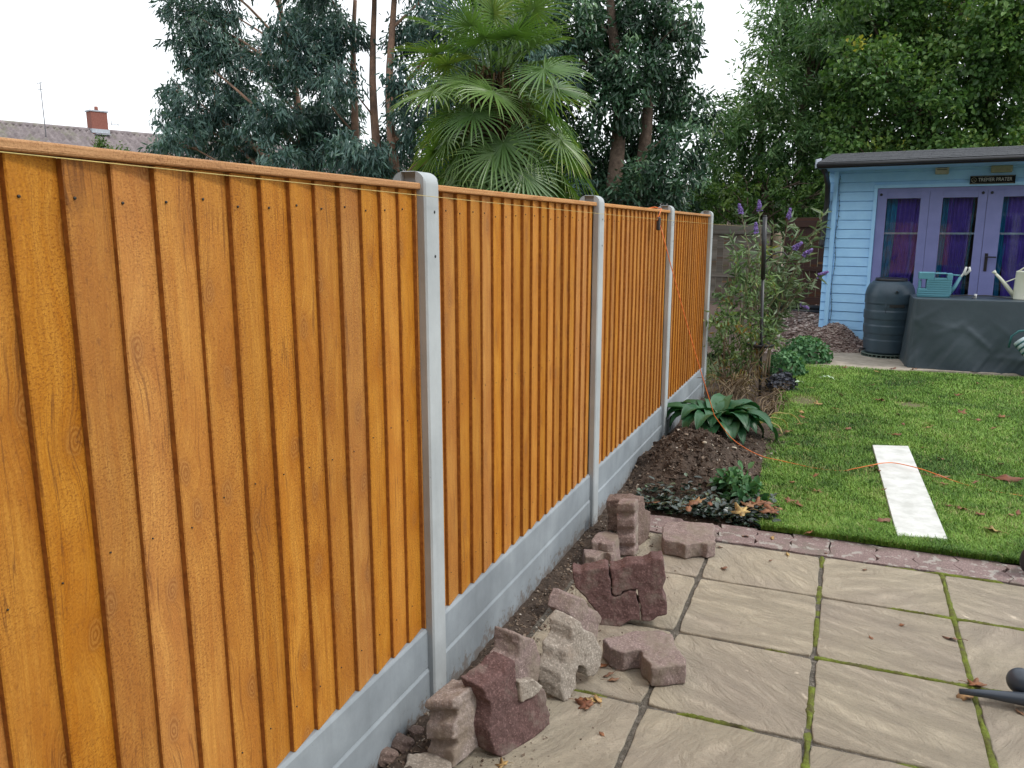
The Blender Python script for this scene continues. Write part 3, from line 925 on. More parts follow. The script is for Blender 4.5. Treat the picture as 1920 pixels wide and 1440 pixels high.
# F behind E
block('maroon block with a small round dimple in its end, half hidden behind the notched one', C8([(885, 480), (912, 492), (968, 502), (1002, 590), (1006, 655), (985, 740), (940, 790), (880, 790), (866, 720), (862, 640), (886, 600), (890, 540)]), G(992, 1325), (.93, -.35, .12), (-.095, -.012, .024), M['pink'])
# G nearest
def stepped(label, conv, uL, uR, prof, anchor, nrm, back, rec, mat, side=None):
    r = empty('stepped_block', (Vector(anchor).x, Vector(anchor).y, 0))
    nrm = np.array(nrm, float); nrm /= np.linalg.norm(nrm)
    nv = Vector(nrm)
    def pt(u, v, d): return ONPL(*conv([(u, v)])[0], anchor, nrm) - nv * d - r.location
    uL = uL if callable(uL) else (lambda v, q=uL: q); uR = uR if callable(uR) else (lambda v, q=uR: q)
    cols = 7
    vs = []; n = len(prof)
    for v, d in prof:
        for k in range(cols):
            f = k / (cols - 1); u = uL(v) + (uR(v) - uL(v)) * f
            vs.append(pt(u, v, d * rec + random.gauss(0, .0012)))
    bk = Vector(back); m = len(vs)
    vs2 = []
    for j, (v, d) in enumerate(prof):
        for k in range(cols):
            f = k / (cols - 1); u = uL(v) + (uR(v) - uL(v)) * f
            vs2.append(pt(u, v, 0) + bk)
    fs = []
    for j in range(n - 1):
        for k in range(cols - 1):
            a0 = j * cols + k
            fs.append((a0, a0 + 1, a0 + cols + 1, a0 + cols)); fs.append((m + a0, m + a0 + cols, m + a0 + cols + 1, m + a0 + 1))
        fs.append((j * cols, (j + 1) * cols, m + (j + 1) * cols, m + j * cols))
        e = j * cols + cols - 1
        fs.append((e, m + e, m + e + cols, e + cols))
    for k in range(cols - 1):
        fs.append((k, m + k, m + k + 1, k + 1)); e = (n - 1) * cols + k
        fs.append((e, e + 1, m + e + 1, m + e))
    mb = MB(); mb.add(vs + vs2, fs)
    o = mb.build('block_body', mat, r, bevel=.006, fixn=True)
    o.parent = None
    o.location = r.location
    bpy.data.objects.remove(r)
    o.name = 'paving_block'
    tag(o, label, 'paving block', 'loose interlocking blocks lifted beside the fence')
    return o
stepped('nearest block, pale and standing on end, its stepped side facing the camera', C8, lambda v: 380 - 6 * math.sin(v / 90), lambda v: 534 - max(0, v - 1000) * .05,
        [(828, .25), (840, 0), (868, 0), (895, 1), (935, .9), (955, .2), (1035, .1), (1052, .9), (1085, 1), (1100, .5), (1200, .45)], G(*C8([(450, 1200)])[0]), (-.12, -.97, .16), (.038, .125, .012), .030, M['pinkg'])
block('broken block end lying at the foot of the nearest pale block', C8([(300, 1110), (420, 1095), (505, 1105), (525, 1150), (520, 1260), (280, 1290), (270, 1180)]), (0, 0, .035), (0, 0, 1), (0, 0, -.034), M['greyb'])
# far stack
nI = (.96, -.22, .10)
block('tall brown block standing at the back of the stack beside the second post', C9([(1190, 380), (1240, 360), (1290, 300), (1335, 270), (1350, 400), (1345, 480), (1440, 530), (1450, 700), (1430, 900), (1390, 1000), (1300, 1090), (1240, 1130), (1230, 900), (1240, 700), (1215, 500)]), G(1195, 1025), nI, (-.082, -.015, .012), M['brownb'])
block('dark brown block set close to the fence behind the ladder shaped one', C9([(690, 345), (970, 342), (1020, 350), (1030, 500), (1040, 830), (930, 900), (860, 880), (700, 850), (720, 640), (690, 470)]), G(1172, 1004), (.10, -.98, .10), (-.004, .085, .012), M['brownb'])
# ladder-like zigzag side
rl = empty('zigzag_block', (-.89, 3.83, 0))
tag(rl, 'narrow block standing on end, stepped like a small ladder, in the far stack', 'paving block', 'loose interlocking blocks lifted beside the fence')
ob = block(None, C9([(1165, 420), (1200, 400), (1215, 520), (1222, 700), (1228, 900), (1232, 1240), (1190, 1275), (1155, 1270), (1180, 1140), (1165, 1040), (1170, 900), (1180, 800), (1165, 700), (1165, 560)]), G(1193, 1040), (.985, -.16, .05), (-.006, -.002, 0), M['greyb'], 'edge_face', None)
ob.location = Vector(ob.location) - Vector(rl.location); ob.parent = rl
# stepped ribs facing the camera
ribs = [(400, 530, 0), (530, 620, 1), (620, 800, 0), (800, 910, 1), (910, 1080, 0), (1080, 1150, 1), (1150, 1270, 0)]
for a_, b_, rec in ribs:
    pass
zz = MB()
def zp(u, v, back):
    p = ONPL(*C9([(u, v)])[0], G(1165, 1045) + Vector((0, back, 0)), np.array((.08, -.99, .08)))
    return p - rl.location
prof = [(395, 0), (520, 0), (560, .022), (600, .022), (660, .004), (790, 0), (830, .024), (900, .026), (960, .0), (1075, -.004), (1105, .022), (1140, .022), (1185, .004), (1280, 0)]
L_ = [zp(865, v, b) for v, b in prof]; R_ = [zp(1172, v, b) for v, b in prof]
bk = Vector((0, .085, 0))
vs = L_ + R_ + [p + bk for p in L_] + [p + bk for p in R_]
n = len(prof)
fs = []
for i in range(n - 1):
    fs += [(i, i + 1, n + i + 1, n + i), (2 * n + i, 3 * n + i, 3 * n + i + 1, 2 * n + i + 1), (i, 2 * n + i, 2 * n + i + 1, i + 1), (n + i, n + i + 1, 3 * n + i + 1, 3 * n + i)]
fs += [(0, n, 3 * n, 2 * n), (n - 1, 3 * n - 1, 4 * n - 1, 2 * n - 1)]
zz.add(vs, fs)
zz.build('stepped_body', M['pink'], rl, bevel=.005, fixn=True)
block('pink block lying tilted with a flat top beside the ladder shaped one', C9([(540, 875), (700, 860), (880, 900), (890, 960), (800, 1080), (700, 1078), (610, 1060), (560, 1040), (430, 1040), (470, 960)]), (0, 0, .115), (0, 0, 1), (.02, -.02, -.115), M['pink'])
block('small pale block with a wavy top edge, lowest at the front of the far stack', C9([(300, 1150), (340, 1160), (430, 1165), (480, 1130), (540, 1085), (680, 1085), (760, 1110), (825, 1240), (770, 1260), (700, 1225), (640, 1215), (580, 1270), (500, 1310), (400, 1290), (330, 1290)]), (0, 0, .075), (0, 0, 1), (.0, -.005, -.075), M['pink'])
for o_ in list(COL.objects):
    if o_.type == 'MESH' and (o_.get('category') == 'paving block' or (o_.parent and o_.parent.get('category') == 'paving block')): crumble(o_)
# rubble by the fence foot
for (u, v, s_, lb) in ((265, 1075, .035, 'brown lump of rubble against the lower gravel board by the nearest block'), (175, 1140, .032, 'pale stone half sunk in soil at the very bottom, left of the nearest block'), (345, 1010, .022, 'small brown clod of soil and mortar tucked behind the nearest block')):
    p = G(*C8([(u, v)])[0])
    bm = bmesh.new(); bmesh.ops.create_icosphere(bm, subdivisions=3, radius=s_)
    for vv in bm.verts:
        c_ = vv.co.copy()
        f = .7 + .7 * float(fbm(c_.x * 40 + u, c_.y * 40 + c_.z * 55 + v, 3))
        vv.co = Vector((c_.x * 1.3, c_.y, c_.z * .75)) * f
    me = bpy.data.meshes.new('rubble_stone'); bm.to_mesh(me); bm.free()
    me.materials.append(M['brownb'])
    o = bpy.data.objects.new('rubble_stone', me); COL.objects.link(o)
    o.location = (p.x, p.y, .012)
    tag(o, lb, 'stone')

# ================================================================== THINGS ON THE LAWN
M['whiteboard'] = simple('weathered_white_board', (.70, .71, .69), .6, (.50, .51, .48), 9, .3, .002)
q = [G(1636, 834, .034), G(1703, 836, .034), G(1777, 1010, .030), G(1682, 1003, .030)]
mb = MB()
mb.prism([tuple(p) for p in q], (0, 0, -.026))
o = mb.build('white_board', M['whiteboard'], bevel=.003, fixn=True)
tag(o, 'long white board lying flat on the lawn under the orange cord', 'board')

# ================================================================== SUMMERHOUSE
M['blue'] = simple('pale_blue_paint', (.37, .66, .96), .55, (.32, .59, .90), 6, .12, .003)
M['lilac'] = simple('lilac_blue_paint', (.205, .225, .47), .45, (.175, .195, .42), 6, .08, .002)
M['felt'] = simple('grey_felt_shingle', (.125, .13, .14), .9, (.075, .08, .09), 40, .5, .004)
M['gutter'] = simple('black_gutter', (.02, .02, .025), .35, bump=0)
M['pale_trim'] = simple('pale_trim', (.50, .56, .66), .6, bump=.05)
M['interior'] = simple('dark_interior', (.09, .07, .06), .8, bump=0)
M['brick_red'] = simple('plinth_brick', (.36, .12, .07), .85, (.26, .09, .055), 30, .4)
t = NT('window_glass')
t.t.nodes.remove(t.b)
gl_ = t.n('ShaderNodeBsdfGlossy'); gl_.inputs['Roughness'].default_value = .03
tp_ = t.n('ShaderNodeBsdfTransparent'); tp_.inputs[0].default_value = (.85, .9, .92, 1)
fr = t.n('ShaderNodeFresnel'); fr.inputs[0].default_value = 1.35
msn = t.n('ShaderNodeMixShader')
t.l(t.math('ADD', fr.outputs[0], .02), msn.inputs[0]); t.l(tp_.outputs[0], msn.inputs[1]); t.l(gl_.outputs[0], msn.inputs[2])
t.l(msn.outputs[0], t.out.inputs[0])
M['glass'] = t.m
SH = empty('summerhouse', (1.9, 12.4, .1))
def shb(name, mats, build, parent=None, **kw):
    mb = MB(); build(mb)
    off = SH.location
    mb.v = [(a - off.x, b - off.y, c - off.z) for a, b, c in mb.v]
    return mb.build(name, mats, parent or SH, **kw)
WY, WX0, WX1, SZ = 12.4, -.292, 4.1, .135
def siding(mb, x0, x1, z0, z1, y=WY):
    z = SZ + math.floor((z0 - SZ) / .128) * .128
    prof = []
    while z < z1 - .001:
        a, b = max(z, z0), min(z + .128, z1)
        prof += [(y - .016, a), (y - .004, b - .012 if b - a > .03 else b), (y + .006, b - .006 if b - a > .03 else b), (y + .006, b)]
        z += .128
    poly = prof + [(y + .05, z1), (y + .05, z0)]
    mb.prism([(x0, p[0], p[1]) for p in poly], (x1 - x0, 0, 0))
DZ0, DZ1 = .22, 2.165
shb('wall', M['blue'], lambda m: (siding(m, WX0, .305, .13, 2.56), siding(m, .305, 2.98, 2.26, 2.56), siding(m, 2.98, WX1, .13, 2.56)), fixn=True)
shb('side_wall', M['blue'], lambda m: (m.box(WX0, WX0 + .05, WY + .051, 14.6, .13, 2.44), m.box(WX1 - .05, WX1, WY + .051, 14.6, .13, 2.44), m.box(WX0 + .051, WX1 - .051, 14.5, 14.55, .13, 2.44)))
shb('floor', M['interior'], lambda m: (m.box(WX0 + .051, WX1 - .051, WY + .06, 14.49, .14, .19), m.box(WX0 + .052, WX0 + .06, WY + .06, 14.49, .2, 2.43), m.box(WX0 + .061, WX1 - .061, 14.47, 14.49, .2, 2.43)))
shb('corner_board', M['blue'], lambda m: m.box(-.222, -.162, WY - .045, WY - .017, .12, 2.50), bevel=.003)
shb('plinth', M['brick_red'], lambda m: m.box(-.27, 4.08, WY - .0, WY + .1, -.05, .128))
def frame(m):
    m.box(.305, .352, WY - .040, WY + .03, .13, 2.215); m.box(2.93, 2.98, WY - .040, WY + .03, .13, 2.215)
    m.box(.305, 2.98, WY - .042, WY + .03, 2.2155, 2.262)
shb('door_frame', M['blue'], frame, bevel=.003)
shb('door_head', M['lilac'], lambda m: m.box(.3525, 2.9295, WY - .012, WY + .03, 2.166, 2.215))
def shroof(m):
    # shingle courses from the eave up to the ridge
    x0, x1 = -.335, 4.4
    n = 8
    ya, za, yb, zb_ = 11.72, 2.535, 12.75, 2.725
    for i in range(n):
        y0 = ya + (yb - ya) * i / n; y1 = ya + (yb - ya) * (i + 1.15) / n
        zz0 = za + (zb_ - za) * i / n + .010; zz1 = za + (zb_ - za) * (i + 1.15) / n
        xs = x0 + (i % 2) * .12
        x = x0
        first = True
        while x < x1:
            w = .24 if not first else (.12 if i % 2 else .24)
            first = False
            xe = min(x + w, x1)
            dz = random.uniform(0, .002)
            m.add([(x + .002, y0, zz0 + dz), (xe - .002, y0, zz0 + dz), (xe - .002, y1, zz1 + dz), (x + .002, y1, zz1 + dz), (x + .002, y0, zz0 - .007), (xe - .002, y0, zz0 - .007)], [(0, 1, 2, 3), (4, 5, 1, 0)])
            x = xe
    m.prism([(x0, ya + .005, za - .03), (x0, ya + .005, za), (x0, yb, zb_), (x0, 14.8, zb_ - .26), (x0, 14.8, zb_ - .30), (x0, yb, zb_ - .03)], (x1 - x0, 0, 0))
rf = shb('roof', M['felt'], shroof, fixn=False)
g_ = shb('gutter', M['gutter'], lambda m: (m.tube([(-.33, 11.69, 2.503), (4.4, 11.69, 2.503)], .026, 12), m.box(-.33, 4.4, 11.73, 11.755, 2.462, 2.53)))
shb('downpipe', M['gutter'], lambda m: (m.tube([(-.272, 11.80, 2.46), (-.275, 12.0, 2.42), (-.283, 12.27, 2.28), (-.290, 12.34, 2.05), (-.318, 12.345, 1.46), (-.335, 12.33, 1.41)], .036, 12)))
shb('barge_board', M['pale_trim'], lambda m: m.prism([(-.352, 11.68, 2.465), (-.352, 11.68, 2.575), (-.352, 12.0, 2.615), (-.352, 12.0, 2.505)], (.016, 0, 0)), fixn=True)
shb('soffit', M['blue'], lambda m: m.box(-.33, 4.35, 11.757, 12.382, 2.462, 2.477))
# folding doors
doors = [(.356, .993, .474, .887), (.996, 1.655, 1.150, 1.553), (1.659, 2.29, 1.835, 2.19), (2.293, 2.926, 2.40, 2.82)]
for i, (a, b, ga, gb) in enumerate(doors):
    gz0, gz1 = .62, 2.075
    yf, yk = WY - .020, WY + .024
    d = shb('door', M['lilac'], lambda m: (m.box(a, ga, yf, yk, DZ0, DZ1), m.box(gb, b, yf, yk, DZ0, DZ1), m.box(ga, gb, yf + .001, yk - .001, gz1, DZ1), m.box(ga, gb, yf + .001, yk - .001, DZ0, gz0)), bevel=.003)
    d2 = shb('glass_pane', M['glass'], lambda m: m.box(ga, gb, WY + .004, WY + .008, gz0, gz1), d)
    shb('hinge', M['gutter'], lambda m: (m.tube([((a + .045) if i != 1 else b - .05, yf - .012, 2.13), ((a + .045) if i != 1 else b - .05, yf, 2.13)], .018, 10)), d)
    shb('glazing_bar', M['pale_trim'], lambda m: m.box(ga + .001, gb - .001, WY + .012, WY + .024, 1.60, 1.625), d)
    if i == 2:
        shb('door_handle', M['gutter'], lambda m: (m.box(1.70, 1.735, yf - .012, yf, 1.13, 1.36), m.tube([(1.717, yf - .012, 1.315), (1.717, yf - .05, 1.315), (1.72, yf - .055, 1.315), (1.83, yf - .055, 1.312)], .010, 8)), d)
# alarm box, bulkhead lamp
M['cream'] = simple('cream_plastic', (.50, .47, .36), .5, bump=0)
a_ = shb('sensor_box', M['cream'], lambda m: m.box(1.03, 1.19, WY - .06, WY - .017, 2.375, 2.49), bevel=.012)
shb('slot', M['hole'], lambda m: (m.box(1.05, 1.17, WY - .0625, WY - .059, 2.455, 2.470), m.box(1.05, 1.17, WY - .0625, WY - .059, 2.430, 2.438)), a_)
l_ = shb('bulkhead_lamp', simple('dull_lamp_glass', (.33, .33, .22), .3, bump=.1), lambda m: m.box(1.66, 1.90, WY - .08, WY - .017, 2.375, 2.465), bevel=.015)
# name board
sg = empty('name_sign', (1.69, 12.36, 2.29))
tag(sg, 'black board with white lettering above the lilac doors of the blue summerhouse', 'sign')
mb = MB(); mb.box(-.25, .25, -.012, .012, -.052, .052); mb.build('board', simple('matt_black', (.012, .012, .014), .85, bump=0, spec=.15), sg, bevel=.003)
mb = MB(); mb.box(-.24, .24, -.0135, -.0122, .044, .047); mb.box(-.24, .24, -.0135, -.0122, -.047, -.044); mb.build('border_line', M['cream'], sg)
fc_ = bpy.data.curves.new('lettering', 'FONT'); fc_.body = 'TREMER PRATER'; fc_.size = .062; fc_.align_x = 'CENTER'; fc_.align_y = 'CENTER'; fc_.extrude = .0012
fo = bpy.data.objects.new('lettering_src', fc_); COL.objects.link(fo)
bpy.context.view_layer.update()
dg = bpy.context.evaluated_depsgraph_get()
lm = bpy.data.meshes.new_from_object(fo.evaluated_get(dg))
bpy.data.objects.remove(fo)
lo = bpy.data.objects.new('lettering', lm); COL.objects.link(lo); lo.parent = sg
lo.data.materials.clear(); lo.data.materials.append(simple('sign_letter', (.62, .62, .60), .6, bump=0))
lo.rotation_euler = (R(90), 0, 0); lo.location = (.03, -.0138, 0); lo.scale = (.82, 1, 1)
mb = MB()
mb.tube([(-.205 + .028 * math.cos(k / 16 * 6.283), -.0135, .028 * math.sin(k / 16 * 6.283)) for k in range(17)], .0022, 6)
mb.tube([(-.222, -.0135, -.018), (-.205, -.0135, .008), (-.188, -.0135, -.018)], .0022, 6)
mb.build('round_emblem', M['cream'], sg)
tag(SH, 'pale blue boarded summerhouse with lilac glazed folding doors and grey felt roof', 'summerhouse')
# curtains
M['teal_c'] = simple('teal_curtain', (.03, .42, .70), .8, (.02, .25, .50), 3, .0)
M['purple_c'] = simple('purple_curtain', (.20, .11, .60), .8, (.11, .055, .40), 3, .0)
def curtain(x0, x1, x0b, x1b, ty, tz, mat, lab, zt=2.15, zb=.32, fr=9):
    nx, nz = 60, 30
    V = []
    for j in range(nz + 1):
        s = j / nz
        z = zt + (zb - zt) * s
        if s < tz: k = (s / tz) ** 2
        else: k = 1 - ((s - tz) / (1 - tz)) ** .7 * .6
        xa = x0 + (x0b - x0) * k; xb = x1 + (x1b - x1) * k
        for i in range(nx + 1):
            u = i / nx
            V.append((xa + (xb - xa) * u, ty + .022 * math.sin(u * fr * 6.28 + s * 1.5) * (1 - .4 * k), z))
    V = np.array(V)
    c0 = np.array([(x0 + x1) / 2, ty, zb]); V = V - c0
    i = np.arange(nx)[None, :] + (nx + 1) * np.arange(nz)[:, None]
    F = np.stack([i, i + 1, i + nx + 2, i + nx + 1], -1).reshape(-1, 4)
    o = npmesh('curtain', V, F, mat, smooth=True)
    o.location = c0
    tag(o, lab, 'curtain', 'curtains inside the summerhouse doors')
curtain(.44, .66, .44, .60, 12.53, .6, M['teal_c'], 'teal curtain behind the left edge of the first lilac door', fr=4)
curtain(.60, .96, .55, .80, 12.50, .75, M['purple_c'], 'purple curtain gathered diagonally behind the first lilac door', fr=6)
curtain(.50, .95, .52, .92, 12.62, .6, M['teal_c'], 'teal curtain seen below and behind the purple one in the first door', fr=5)
curtain(1.12, 1.28, 1.12, 1.24, 12.53, .6, M['teal_c'], 'teal curtain behind the left edge of the second lilac door', fr=3)
curtain(1.22, 1.50, 1.2, 1.46, 12.50, .7, M['purple_c'], 'purple curtain behind the second lilac door, above the teal watering can spout', fr=6)
curtain(1.36, 1.52, 1.38, 1.5, 12.60, .6, M['teal_c'], 'narrow teal curtain low behind the second lilac door', fr=3)
curtain(1.80, 1.95, 1.80, 1.88, 12.53, .6, M['teal_c'], 'teal curtain beside the black handle behind the third lilac door', fr=3)
curtain(1.88, 2.4, 1.92, 2.3, 12.50, .7, M['purple_c'], 'wide purple curtain behind the third lilac door above the cream can', fr=8)
# little lights on a cable down the corner
mb = MB()
cp = [(-.14 - .012 * math.sin(z * 9), WY - .028, z) for z in np.linspace(2.4, .25, 60)]
mb.tube(cp, .003, 5)
for k, p in enumerate(cp):
    if k % 2: mb.tube([(p[0], p[1], p[2]), (p[0] + random.uniform(-.012, .018), p[1] - .008, p[2] - .012)], .004, 5)
o = mb.build('light_cable', M['gutter'])
tag(o, 'thin dark cable of small lights hanging down the summerhouse corner board', 'cable')

SHA = R(-9)
def sh_turn(o):
    pv = Vector((-.29, 12.4, 0)); v = Vector(o.location) - pv
    o.location = pv + Matrix.Rotation(SHA, 3, 'Z') @ v
    o.rotation_euler = (o.rotation_euler[0], o.rotation_euler[1], o.rotation_euler[2] + SHA)
for o_ in list(COL.objects):
    if o_.parent is None and (o_.name.startswith(('summerhouse', 'curtain', 'light_cable', 'name_sign'))): sh_turn(o_)
# water butt
WB = empty('water_butt', (.575, 11.62, .0))
tag(WB, 'dark slate plastic water butt standing by the left end of the summerhouse doors', 'water butt')
M['butt'] = simple('slate_plastic', (.045, .075, .105), .38, (.035, .06, .085), 8, .08, .002)
pr_ = [(.0, .055), (.245, .055), (.262, .075)]
for k in range(0, 90):
    z = .08 + k * .01
    r_k = .262 + .040 * math.sin(min(1, z / .62) * math.pi * .5)
    if z > .80: r_k -= ((z - .80) / .18) ** 2 * .055
    for zr in (.25, .44, .63): 
        d_ = z - zr
        if 0 <= d_ < .08: r_k -= .008
    pr_.append((r_k, z))
pr_ += [(.228, .985), (.222, 1.0), (.20, 1.005), (.0, 1.006)]
mb = MB(); mb.lathe(pr_, n=48); mb.build('barrel', M['butt'], WB)
mb = MB(); mb.lathe([(0, 1.0), (.19, 1.0), (.196, 1.012), (.196, 1.034), (.185, 1.042), (.16, 1.036), (0, 1.034)], n=40); mb.build('lid', M['gutter'], WB)
def onb(a, z, r=.292): return Vector((r * math.cos(a), r * math.sin(a), z))
mb = MB()
for k in range(9):
    a = R(-92 + k * 4); a2 = R(-92 + (k + 1) * 4)
    mb.add([onb(a, .68, .303), onb(a2, .68, .303), onb(a2, .715, .300), onb(a, .715, .300)], [(0, 1, 2, 3)])
mb.build('hand_hold', M['hole'], WB)
mb = MB(); mb.tube([onb(R(-78), .875, .27), onb(R(-78), .882, .302)], .026, 16); mb.build('inlet_plug', M['butt'], WB)
mb = MB(); mb.tube([onb(R(-78), .8825, .300), onb(R(-78), .883, .304)], .013, 12); mb.build('inlet_hole', M['hole'], WB)
mb = MB()
for zz_, a0, a1 in ((.60, -170, -100), (.735, -170, -100)):
    mb.tube([onb(R(a), zz_, .299) for a in range(a0, a1 + 1, 5)], .004, 5)
mb.tube([onb(R(-100), zz_, .299) for zz_ in (.605, .67, .73)], .004, 5)
mb.build('panel_rim', M['butt'], WB)
mb = MB(); mb.tube([(-.24, -.10, .11), (-.31, -.13, .11), (-.315, -.132, .06)], .012, 8); mb.build('tap', M['gutter'], WB)
st_ = empty('butt_stand', (.575, 11.62, 0))
tag(st_, 'low green plastic lattice stand under the water butt', 'stand')
mb = MB()
mb.lathe([(.0, .045), (.29, .045), (.295, .05), (.295, .054), (0, .0545)], n=32)
for k in range(32):
    a = 2 * math.pi * k / 32
    c_ = (.283 * math.cos(a), .283 * math.sin(a), .030)
    mb.obox(c_, Vector((-math.sin(a), math.cos(a), 0)) * .007, Vector((math.cos(a), math.sin(a), 0)) * .007, (0, 0, .016))
mb.lathe([(.27, .012), (.295, .012), (.295, .02), (.27, .02)], n=32)
mb.build('lattice', simple('green_grey_plastic', (.10, .14, .12), .6, bump=0), st_)

# table under its cover
M['cover'] = simple('dark_tarpaulin', (.055, .078, .096), .45, (.045, .065, .082), 3, .35, .01)
tb = empty('covered_table', (1.85, 11.25, 0))
tag(tb, 'garden table hidden under a long dark green grey cover in front of the summerhouse', 'table')
tx0, tx1, ty0, ty1, tz = .80, 2.95, 10.72, 11.55, .85
def per(s):
    Lx, Ly = tx1 - tx0, ty1 - ty0
    P = 2 * (Lx + Ly); s = (s % 1) * P
    if s < Lx: return (tx0 + s, ty0), (0, -1)
    s -= Lx
    if s < Ly: return (tx1, ty0 + s), (1, 0)
    s -= Ly
    if s < Lx: return (tx1 - s, ty1), (0, 1)
    s -= Lx
    return (tx0, ty1 - s), (-1, 0)
NS, NR = 700, 44
creases = [(random.uniform(0, 3.3), random.uniform(.1, 1.0), random.uniform(-1.3, 1.3), random.uniform(.15, .5), random.uniform(.012, .030)) for _ in range(16)]
V = []
PL = 2 * (tx1 - tx0 + ty1 - ty0)
for j in range(NR + 1):
    t_ = j / NR
    for i in range(NS):
        s = i / NS
        nxs = [per(s + d) for d in np.linspace(-.011, .011, 7)]
        nx_ = sum(p[1][0] for p in nxs) / 7; ny_ = sum(p[1][1] for p in nxs) / 7
        cx_ = sum(p[0][0] for p in nxs) / 7; cy_ = sum(p[0][1] for p in nxs) / 7
        sd_ = s * PL
        diag = sd_ * 5.5 + t_ * 2.6
        fold = (fbm(np.array(diag + 4), np.array(t_ * 1.1 + .3), 3) - .5) * .17 + .045 * math.sin(sd_ * 8 - t_ * 3.5) * (.4 + .6 * float(vnoise(np.array(sd_ * 1.3), np.array(2.2))))
        out = .006 + .045 * t_ + float(fold) * t_ ** 1.4 * .6
        for (cs_, ct_, ca_, cl_, cm_) in creases:
            du, dv = (sd_ - cs_), (t_ - ct_) * .85
            al = du * math.cos(ca_) + dv * math.sin(ca_); ac = -du * math.sin(ca_) + dv * math.cos(ca_)
            if abs(al) < cl_ and abs(ac) < .15: out += cm_ * t_ * .8 * (1 - (al / cl_) ** 2) * math.exp(-(ac / .035) ** 2)
        pile = max(0, t_ - .93) / .07
        z = tz - .838 * t_ - (0 if t_ > 0 else 0)
        if t_ < .04: z = tz - .02 * (t_ / .04) ** 2
        V.append((cx_ + nx_ * out - 1.85, cy_ + ny_ * out - 11.25, z + pile * .01 * math.sin(sd_ * 30)))
base = len(V); V.append((0, 0, tz + .002))
F4 = []
for j in range(NR):
    for i in range(NS):
        i2 = (i + 1) % NS
        F4.append((j * NS + i, (j + 1) * NS + i, (j + 1) * NS + i2, j * NS + i2))
mb = MB(); mb.add(V, F4, 0, True); mb.f += [(i, (i + 1) % NS, base) for i in range(NS)]; mb.m += [0] * NS; mb.sm += [False] * NS
mb.build('cover', M['cover'], tb)
mb = MB()
for (a, b) in ((-.95, -.42), (.95, -.42), (-.95, .42), (.95, .42)):
    mb = MB(); mb.box(a - .03, a + .03, b - .03, b + .03, 0, .82); mb.build('leg', M['twig'], tb)

# teal watering can
M['teal'] = simple('teal_plastic', (.11, .31, .38), .4, (.09, .27, .34), 4, .0)
M['white_pl'] = simple('white_plastic', (.7, .72, .7), .4, bump=0)
wc = empty('watering_can', (1.045, 11.05, .853))
tag(wc, 'teal plastic ribbed watering can on the left end of the covered table', 'watering can')
mb = MB()
mb.box(-.20, .16, -.08, .08, 0, .105); mb.box(-.11, .16, -.08, .08, .1055, .215); mb.box(-.195, -.165, -.05, .05, .1055, .20)
mb.box(-.20, -.03, -.08, .08, .2155, .30); mb.box(.105, .165, -.08, .08, .2155, .29); mb.box(-.029, .1045, -.08, .08, .2155, .235); mb.box(-.029, .1045, -.08, .08, .278, .295)
mb.build('can_body', M['teal'], wc, bevel=.012, seg=3)
mb = MB()
for z in np.arange(.02, .21, .027):
    x_ = -.205 if z < .1 else -.10
    mb.box(x_, .165, -.086, -.0795, z, z + .009)
mb.build('ridge', M['teal'], wc, bevel=.002)
mb = MB(); mb.tube([(.15, 0, .06), (.20, 0, .12), (.255, -.01, .245)], [.035, .022, .018], 12); mb.tube([(.15, 0, .27), (.26, 0, .265)], .010, 8); mb.build('spout', M['teal'], wc)
mb = MB(); mb.tube([(.25, -.01, .24), (.30, -.01, .31)], [.012, .016], 12); mb.tube([(.285, -.01, .27), (.305, -.01, .37)], [.02, .012], 12); mb.tube([(.30, -.02, .27), (.345, -.02, .33), (.335, -.02, .37)], [.012, .016, .01], 12); mb.build('rose', M['white_pl'], wc)
# cream can
M['cream_metal'] = simple('cream_enamel', (.72, .74, .62), .35, (.68, .70, .58), 5, 0)
cc_ = empty('watering_can', tuple(AT(1921, 557, 11.05)))
cc_.location.z = .853
tag(cc_, 'cream metal watering can with long straight spout, right end of the covered table', 'watering can')
mb = MB(); mb.lathe([(0, 0), (.125, 0), (.125, .01), (.115, .32), (.118, .325), (.112, .33), (.105, .325), (.105, .05), (0, .05)], n=36); mb.build('can_body', M['cream_metal'], cc_)
mb = MB(); mb.tube([(-.11, 0, .04), (-.27, -.01, .24), (-.335, -.01, .305)], [.030, .018, .014], 12); mb.tube([(-.10, 0, .25), (-.225, 0, .19)], .007, 8); mb.build('spout', M['cream_metal'], cc_)
mb = MB(); mb.tube([(-.325, -.01, .295), (-.350, -.012, .325)], [.016, .024], 12); mb.build('rose', M['cream_metal'], cc_)
mb = MB(); mb.tube([(.10, 0, .05), (.2, 0, .12), (.22, 0, .25), (.12, 0, .38), (0, 0, .40), (-.1, 0, .32)], .010, 8); mb.build('handle', M['cream_metal'], cc_)
# three armed sprinkler on the table
sp = empty('lawn_sprinkler', (1.47, 10.98, .855))
tag(sp, 'small dark sprinkler with spread thin arms lying on the covered table between the two cans', 'sprinkler')
mb = MB(); mb.tube([(-.28, -.03, .02), (-.10, -.01, .035), (0, 0, .03)], .007, 6); mb.tube([(0, 0, .03), (.14, -.02, .035), (.38, -.06, .012)], .007, 6); mb.tube([(.0, 0, .03), (.13, .10, .03), (.3, .18, .012)], .007, 6); mb.tube([(-.05, -.14, .01), (.0, 0, .03), (-.15, .18, .02)], .006, 6)
mb.build('arm', M['black'], sp)
mb = MB(); mb.tube([(0, 0, .0), (0, 0, .05)], .016, 12); mb.build('hub', M['white_pl'], sp)

